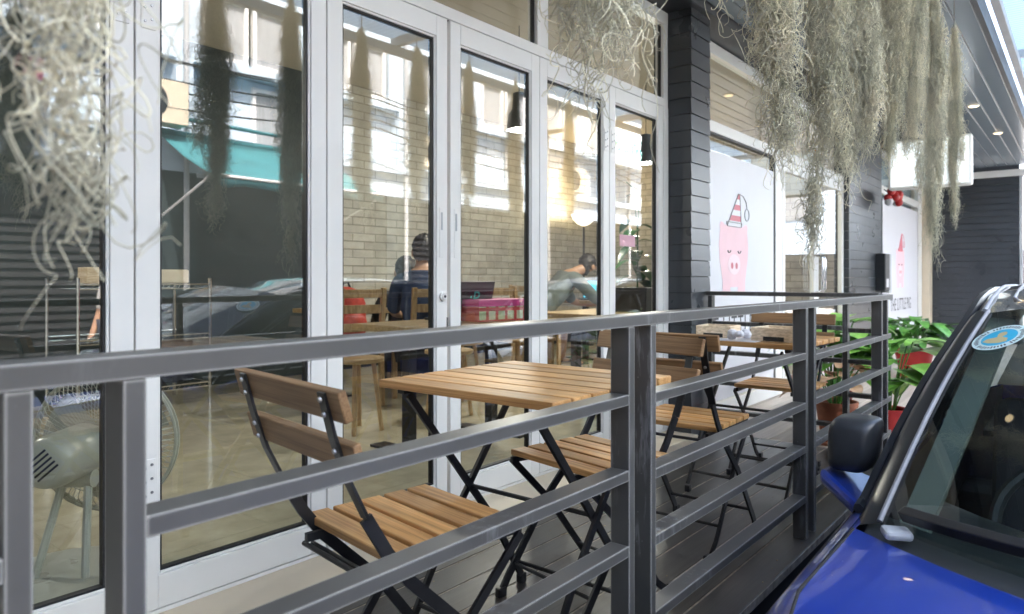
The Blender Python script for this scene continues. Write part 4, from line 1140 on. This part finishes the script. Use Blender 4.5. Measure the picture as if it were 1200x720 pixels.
        for x in np.linspace(1.42, 3.55, 12):
            u = min(1, max(0, (x-1.42)/(2.12-1.42)))
            tp = apt(u)+Vector((.1, s*.04, -.045)) if x < 2.12 else top(x)
            if x < 2.12: tp.x = x
            bb = bel(x); rows.append([bb, bb.lerp(tp, .5)+Vector((0, s*.018, 0)), tp])
        obj('side_window', MB().grid(rows), 'sideglass', t, smooth='all')
        obj('window_frame', MB().tube([bel(x)+Vector((0, s*.004, 0)) for x in np.linspace(1.4, 3.55, 9)], .012, 6)
            .tube([apt(u)+Vector((.1, s*.045, -.04)) for u in np.linspace(.05, 1, 7)]+[top(x)+Vector((0, s*.01, 0)) for x in np.linspace(2.25, 3.55, 8)], .016, 6)
            .tube([bel(2.45), top(2.4)], .03, 6), 'plasticblk', t, smooth=True)
        # mirror
        mx = 1.64
        arm = MB().poly([(mx-.16, s*.79, .855), (mx+.10, s*.80, .87), (mx+.06, s*.905, .915), (mx-.05, s*.925, .912)], (0, 0, 1), .042)
        c_ = Vector((mx+.01, s*.845, 1.025))
        mb = MB(); sg = lambda q, e: math.copysign(abs(q)**e, q)
        mb.grid([[c_+Vector((.085*sg(math.cos(el), .45)*sg(math.cos(az_), .55) if math.cos(az_) < 0 else .05*sg(math.cos(el), .4)*sg(math.cos(az_), .4),
                             s*(.067-.012*(1-math.sin(el))/2)*sg(math.cos(el), .45)*sg(math.sin(az_), .5)+s*.012*math.sin(el)*-1, .074*sg(math.sin(el), .5)))
                  for az_ in np.linspace(0, 2*PI, 33)] for el in np.linspace(-PI/2, PI/2, 21)])
        mr = obj('mirror', mb, 'plasticblk', t, smooth='all')
        obj('mirror_base', arm, body, mr, bevel=.015)
        obj('mirror_glass', MB().box(mx+.0602, mx+.062, s*.845-.05, s*.845+.05, .965, 1.075), 'chrome', mr)
        for wx in (.62, 3.12):
            mw = Matrix.Translation((wx, s*.745, .29)) @ Matrix.Rotation(PI/2, 4, 'X')
            wh = obj('wheel', MB().lathe([(.17, -.09), (.26, -.1), (.29, -.07), (.29, .07), (.26, .1), (.17, .09)], mw, 32), 'tyre', t, smooth=True)
            obj('rim', MB().lathe([(.02, s*-.095), (.06, s*-.1), (.165, s*-.085), (.175, s*-.098)], mw, 24), 'chrome', wh, smooth=True)
            obj('arch_liner', MB().lathe([(.32, -.1), (.335, -.105), (.335, .1), (.32, .1)], mw, 32), 'plasticblk', t)
        obj('taillight', MB().box(3.70, 3.86, s*.58-.07, s*.58+.07, .70, .86), 'red', t, bevel=.02)
        obj('door_handle', MB().box(1.98, 2.16, s*.828-.012, s*.828+.014, .79, .82), body, t, bevel=.008)
    rows = [[Vector((3.62+.16*u+.03*(1-v*v), v*(.53+.17*u), 1.35+.06*(1-v*v)*(1-u)-.40*u)) for v in np.linspace(-1, 1, 9)] for u in np.linspace(0, 1, 5)]
    obj('rear_window', MB().grid(rows), 'sideglass', t, smooth='all')
    obj('tailgate', MB().grid([[Vector((3.80+.05*math.sin(u*PI), v*(.70-.06*u), .95-.65*u)) for v in np.linspace(-1, 1, 9)] for u in np.linspace(0, 1, 6)]), body, t, smooth='all')
    # interior
    for s in (1, -1):
        obj('door_lining', MB().grid([[Vector((x, s*(prof(x)[1]-.045-.03*k), .3+k*(prof(x)[4]-.3+.0))) for x in np.linspace(.95, 3.7, 14)] for k in (0, .5, 1)]), 'pillarblk', t, smooth='all')
        obj('hood_seam', MB().tube([Vector((x, s*(prof(x)[3]+.002), prof(x)[4]+.001)) for x in np.linspace(.1, 1.26, 14)], .0035, 6), 'dark', t)
    obj('rear_shelf', MB().box(2.75, 3.68, -.66, .66, .88, .90), 'dark', t)
    rows = [[Vector((cowl_x(v*.735)+.10+k, v*.70, .90+h_)) for v in np.linspace(-1, 1, 11)] for k, h_ in ((0, .0), (.25, .02), (.42, -.02), (.45, -.30))]
    obj('dashboard', MB().grid(rows), 'plasticblk', t, smooth=True)
    obj('cabin_floor', MB().box(.9, 3.7, -.72, .72, .28, .32), 'dark', t)
    mw = Matrix.Translation((1.70, .36, .86)) @ Matrix.Rotation(R(-62), 4, 'Y')
    sw = MB().torus(mw, .175, .015, 32, 8); sw.obox(mw, .33, .05, .02).lathe([(.05, -.02), (.05, .02)], mw, 16)
    obj('steering_wheel', sw, 'plasticblk', t, smooth=True)
    for y in (.36, -.36):
        obj('seat', MB().obox(Matrix.Translation((2.30, y, .78)) @ Matrix.Rotation(R(14), 4, 'Y'), .13, .46, .62).obox(Matrix.Translation((2.08, y, .47)), .48, .48, .14).obox(Matrix.Translation((2.41, y, 1.16)), .08, .24, .16), 'darkcloth', t, bevel=.04)
    for s in (1, -1):
        obj('pillar_trim', MB().bar([base(s*.88)+Vector((.09, 0, -.03)), base(s*.88).lerp(topc(s*.88), .5)+Vector((.07, 0, -.01)), topc(s*.9)+Vector((.03, 0, -.03))], (0, 1, 0), .06, .02), 'innertrim', t)
    obj('inner_mirror', MB().obox(Matrix.Translation((2.02, 0, 1.32)), .03, .22, .06), 'plasticblk', t, bevel=.01)
    # wipers and washer bracket
    for y0, y1 in ((.06, .66), (-.62, -.02)):
        wp = MB()
        pts = []
        for v in np.linspace(y1, y0, 7):
            vv = v/.745; p = base(vv).lerp(topc(vv), .02+.035*(y1-v)/(y1-y0)); pts.append(p+Vector((-.012, 0, .032)))
        wp.bar(pts, (1, 0, .4), .024, .026)
        e = pts[-1]; k = pts[3]
        wp.bar([k+Vector((-.01, 0, .015)), k.lerp(e, .55)+Vector((-.03, 0, .02)), e+Vector((-.055, -.05, -.005)), e+Vector((-.06, -.20, -.02))], (1, 0, .3), .034, .022)
        obj('wiper', wp, 'black', t, bevel=.003)
    for s in (1, -1):
        obj('cowl_cap', MB().obox(Matrix.Translation((1.22, s*.665, .937)) @ Matrix.Rotation(R(s*25), 4, 'Z'), .05, .055, .02), 'greyplastic', t, bevel=.008)
    return t, base, topc
CARLOC = (.44, -.355, ST)
car, base, topc = make_car('blue hatchback with black roof parked nose first beside the deck', 'carblue', 'carblack', CARLOC)
# sticker on the windscreen (own thing, lies on the glass)
def on_glass(v, u, off): return base(v).lerp(topc(v), u)+Vector((0, 0, .035*math.sin(PI*u)))
v0, u0 = .842, .79
o_ = on_glass(v0, u0, 0); ey_ = (on_glass(v0+.01, u0, 0)-on_glass(v0-.01, u0, 0)).normalized(); eu_ = (on_glass(v0, u0+.01, 0)-on_glass(v0, u0-.01, 0)).normalized()
nn = eu_.cross(ey_).normalized()
if nn.x > 0: nn = -nn
eu_ = ey_.cross(nn) if ey_.cross(nn).z > 0 else nn.cross(ey_)
t = thing('windscreen_sticker', 'round blue and pale green sticker in the blue car windscreen', 'sticker', Vector(CARLOC)+o_+nn*.004)
def disc(r, off, n=40): return [ey_*r*math.cos(q)+eu_*r*math.sin(q)+nn*off for q in [2*PI*i/n for i in range(n)]]
SR = .066
obj('rim', MB().poly(disc(SR, 0), nn, .0006), 'stickerrim', t)
obj('disc', MB().poly(disc(SR*.66, .0007), nn, .0004), 'blueplate', t)
def st2(l, off): return [(-ey_)*x*SR+eu_*z*SR+nn*off for x, z in l]
obj('bust', MB().poly(st2([(-.5,-.36),(-.2,-.48),(.2,-.48),(.46,-.36),(.40,-.1),(.12,.02),(.08,.1),(-.06,.1),(-.1,.0),(-.42,-.12)], .0012), nn, .0003).poly(st2([(.01+.17*math.cos(q), .24+.2*math.sin(q)) for q in [2*PI*i/16 for i in range(16)]], .00115), nn, .0003), 'bust', t)
tx = MB()
for i in range(44):
    if i % 11 == 5: continue
    q = 2*PI*i/44; rr = SR*.83; hh = SR*.06*(1+.5*((i*7) % 3)/2)
    c_ = ey_*rr*math.cos(q)+eu_*rr*math.sin(q)+nn*.0008; tn = (-ey_*math.sin(q)+eu_*math.cos(q))*SR*.03; rd = (ey_*math.cos(q)+eu_*math.sin(q))*hh
    tx.poly([c_-tn-rd, c_+tn-rd, c_+tn+rd, c_-tn+rd], nn, .0002)
obj('rim_lettering', tx, 'ink', t)
car2, _, _ = make_car('white hatchback parked behind the blue one', 'carwhite', 'carwhite', (4.95, -.75, ST))

# ------------------------------------------------------------------ across the street
OB = -6.0
def shophouse(a0, label, awn):
    W = 4.2
    t = thing('shophouse', label, 'building', (a0, OB, ST), 0, 'white shophouses across the street')
    wl = MB()
    # ground floor opening, ledge, upper floors with window openings
    wl.box(0, W, -6, 0, 3.0, 3.5).box(0, W, -6, -.25, 3.5, 4.6)
    wl.box(0, .25, -.25, 0, 3.5, 4.62).box(0, W, -6, 0, 4.62, 4.75)
    wl.box(0, W, -6, -.02, 5.72, 6.6).box(0, .35, -6, 0, 4.75, 5.72).box(2.0, 2.3, -6, 0, 4.75, 5.72).box(3.95, W, -6, 0, 4.75, 5.72).box(.35, 3.95, -6, -.4, 4.75, 5.72)
    wl.box(0, W, -6, 0, 6.6, 6.7).box(0, W, -6, -.05, 6.7, 9.6)
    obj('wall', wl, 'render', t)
    for x in (0, W-.3): obj('pilaster', MB().box(x, x+.3, -6, -.002, 0, 2.999), 'indark', t)
    obj('ledge', MB().box(0, W, .001, .12, 3.42, 3.56).box(-.0, W, .001, .10, 6.58, 6.72), 'render', t)
    obj('shutter', MB().box(.3, W-.3, -.5, -.4, 0, 3.0), 'shutter', t)
    sl = MB()
    for i in range(26): sl.box(.32, W-.32, -.398, -.37, .04+i*.112, .10+i*.112)
    obj('shutter_slat', sl, 'shutter', t)
    for x in (.42, 1.22, 2.38, 3.18):
        f = obj('window', MB().box(x, x+.06, -.12, -.04, 4.76, 5.71).box(x+.66, x+.72, -.12, -.04, 4.76, 5.71).box(x+.06, x+.66, -.12, -.04, 4.76, 4.82).box(x+.06, x+.66, -.12, -.04, 5.65, 5.71), 'alu', t)
        obj('curtain', MB().box(x+.06, x+.66, -.11, -.09, 4.82, 5.65), 'curtain', f)
    f = obj('window', MB().box(1.3, 1.36, -.245, -.19, 3.52, 4.5).box(2.1, 2.16, -.245, -.19, 3.52, 4.5).box(1.36, 2.1, -.245, -.19, 4.44, 4.5), 'alu', t)
    obj('curtain', MB().box(1.36, 2.1, -.24, -.225, 3.52, 4.44), 'curtain', f)
    obj('drain_pipe', MB().tube([(3.4, -.18, 3.5), (3.4, -.18, 4.6)], .05, 10).tube([(.12, .06, .1), (.12, .06, 6.5)], .04, 10), 'greyplastic', t)
    return t
for i in range(8):
    shophouse(-3.6+i*4.2, ['white shophouse opposite, %s' % s for s in ('nearest behind the camera', 'facing the fan and the doors', 'behind the teal awning', 'past the teal awning', 'facing the dark column', 'facing the shop doors', 'facing the far wall', 'at the far end of the row')][i], 0)
def ac_unit(label, loc, brand):
    t = thing('air_conditioner', label, 'air conditioner', loc, 0, 'air conditioner units on the shophouse ledges')
    obj('case', MB().box(-.4, .4, -.15, .15, 0, .58), 'cream' if not brand else 'render', t, bevel=.012)
    obj('fan_grille', MB().lathe([(.23, 0), (.23, .012), (.2, .016)], Matrix.Translation((-.12 if not brand else -.14, .151, .29)) @ Matrix.Rotation(-PI/2, 4, 'X'), 28), 'plasticblk', t)
    if brand:
        p = obj('label_plate', MB().box(.12, .40, .1505, .156, .25, .50), 'magenta', t)
        text('lettering', 'Haier', .10, 'paper', face_cafe(.26, .1565, .345), t, .0008)
    return t
ac_unit('white air conditioner with a pink label opposite the fan', (2.6, OB+.32, 3.06), True)
ac_unit('cream air conditioner above the teal awning', (4.35, OB+.32, 3.06), False)
ac_unit('cream air conditioner farther along the ledges, facing the navy shirted man', (9.6, OB+.32, 3.06), False)
ac_unit('cream air conditioner facing the lamp, last on the ledges', (14.3, OB+.32, 3.06), False)
t = thing('shop_awning', 'teal canvas awning on arms across the street', 'awning', (4.5, OB, 0))
rows = [[Vector((x, .13+1.45*u, 2.98-.70*u-.05*math.sin(PI*u)-(.02*math.sin(x*9) if u > .9 else 0))) for x in np.linspace(0, 2.75, 14)] for u in np.linspace(0, 1, 8)]
rows.append([p+Vector((0, .004, -.13-.02*math.sin(p.x*14))) for p in rows[-1]])
o = obj('canvas', MB().grid(rows), 'teal', t, smooth=True)
sd = o.modifiers.new('solid', 'SOLIDIFY'); sd.thickness = .006
obj('front_bar', MB().tube([(-.03, 1.585, 2.27), (2.78, 1.585, 2.27)], .02, 8), 'alu', t)
obj('roller_tube', MB().tube([(-.03, .1, 3.01), (2.78, .1, 3.01)], .05, 10), 'teal', t)
for x in (-.02, 2.77): obj('arm', MB().tube([(x, .02, 1.75), (x, 1.57, 2.26)], .016, 8), 'alu', t)
obj('pole', MB().tube([(.3, .18, 3.22), (2.75, .18, 3.20)], .03, 8), 'teal', t)
t = thing('shop_sign', 'white sign with teal Thai lettering across the street', 'sign', (16.6, OB+.55, 0))
obj('board', MB().box(-.9, .9, -.05, .05, 3.95, 5.1), 'lightbox', t, bevel=.01)
text('lettering', 'รุพิมล', .72, 'signteal', face_cafe(0, .053, 4.3), t, .002)
obj('bracket', MB().box(-.5, -.44, -.55, -.05, 4.5, 4.56).box(.44, .5, -.55, -.05, 4.5, 4.56), 'black', t)
for k, (y, z, sg) in enumerate(((.45, 3.75, .25), (.42, 3.95, .3), (.40, 4.12, .2), (.46, 3.62, .35), (.38, 4.22, .28))):
    pts = [(a, OB+y, z-sg*(1-((a % 8)/4-1)**2)) for a in np.linspace(-3, 29, 90)]
    tag(obj('power_cable', MB().tube(pts, .013, 5), 'cable'), 'sagging black power cable along the shophouses, %s' % ('lowest but one', 'middle of the five', 'second from the top', 'lowest of the five', 'topmost of the five')[k], 'cable', 'power cables across the street')
for k, a in enumerate((-3.0, 13.0, 29.0)):
    t = thing('utility_pole', 'concrete utility pole carrying the cables, %s' % ('behind the camera', 'opposite the dark pillar', 'at the far end of the street')[k], 'pole', (a, OB+.45, ST), 0, 'utility poles across the street')
    obj('shaft', MB().lathe([(.13, 0), (.09, 6.5)], n=14), 'pave', t, smooth=True)
    obj('cross_arm', MB().box(-.05, .05, -.5, .5, 4.75, 4.83), 'black', t)
# street end
t = thing('end_building', 'pale building closing the far end of the street', 'building', (34, 0, ST))
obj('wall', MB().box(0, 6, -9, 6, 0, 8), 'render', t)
for k in range(5): obj('window', MB().box(-.03, -.001, -7+k*2.4, -5.8+k*2.4, 4.2, 5.6), 'curtain', t)
obj('shutter', MB().box(-.04, -.002, -7, 4, .1, 2.6), 'shutter', t)

# ------------------------------------------------------------------ camera, light, render
cam = bpy.data.cameras.new('camera'); co = bpy.data.objects.new('camera', cam); C.objects.link(co)
F, XV, HY = 830.0, 1274.0, 327.0
th = math.atan((XV-600)/F)
co.location = (0, 0, .97)
co.rotation_euler = (PI/2, 0, th-PI/2)
cam.sensor_width = 36; cam.lens = 36*F/1200
cam.shift_y = (HY-360)/1200
cam.clip_start = .03; cam.clip_end = 500
cam.dof.use_dof = True; cam.dof.focus_distance = 2.1; cam.dof.aperture_fstop = 5.0
S.camera = co
W = bpy.data.worlds.new('World'); S.world = W; W.use_nodes = True
nt = W.node_tree; bg = nt.nodes['Background']; sk = nt.nodes.new('ShaderNodeTexSky'); sk.sky_type = 'NISHITA'; sk.sun_disc = False
SUN_EL, SUN_AZ = R(56), Vector((-.35, .94, 0))   # sun stands behind the cafe
az = math.atan2(SUN_AZ.x, SUN_AZ.y)
sk.sun_elevation = SUN_EL; sk.sun_rotation = az; sk.air_density = .75; sk.dust_density = 6.0; sk.ozone_density = .4
nt.links.new(sk.outputs[0], bg.inputs[0]); bg.inputs[1].default_value = .135
sl = bpy.data.lights.new('sun', 'SUN'); so_ = bpy.data.objects.new('sun', sl); C.objects.link(so_)
sl.energy = 3.3; sl.angle = R(.55); sl.color = (1, .94, .86)
sd = Vector((math.sin(az)*math.cos(SUN_EL), math.cos(az)*math.cos(SUN_EL), math.sin(SUN_EL)))
so_.rotation_euler = sd.to_track_quat('Z', 'Y').to_euler()
S.view_settings.view_transform = 'Standard'; S.view_settings.look = 'None'; S.view_settings.exposure = 3.38; S.view_settings.gamma = 1
S.render.engine = 'CYCLES'
cy = S.cycles
cy.use_denoising = True
try: cy.denoiser = 'OPENIMAGEDENOISE'
except Exception: pass
cy.max_bounces = 9; cy.diffuse_bounces = 5; cy.glossy_bounces = 5; cy.transmission_bounces = 6; cy.transparent_max_bounces = 28
cy.sample_clamp_indirect = 6; cy.caustics_reflective = False; cy.caustics_refractive = False
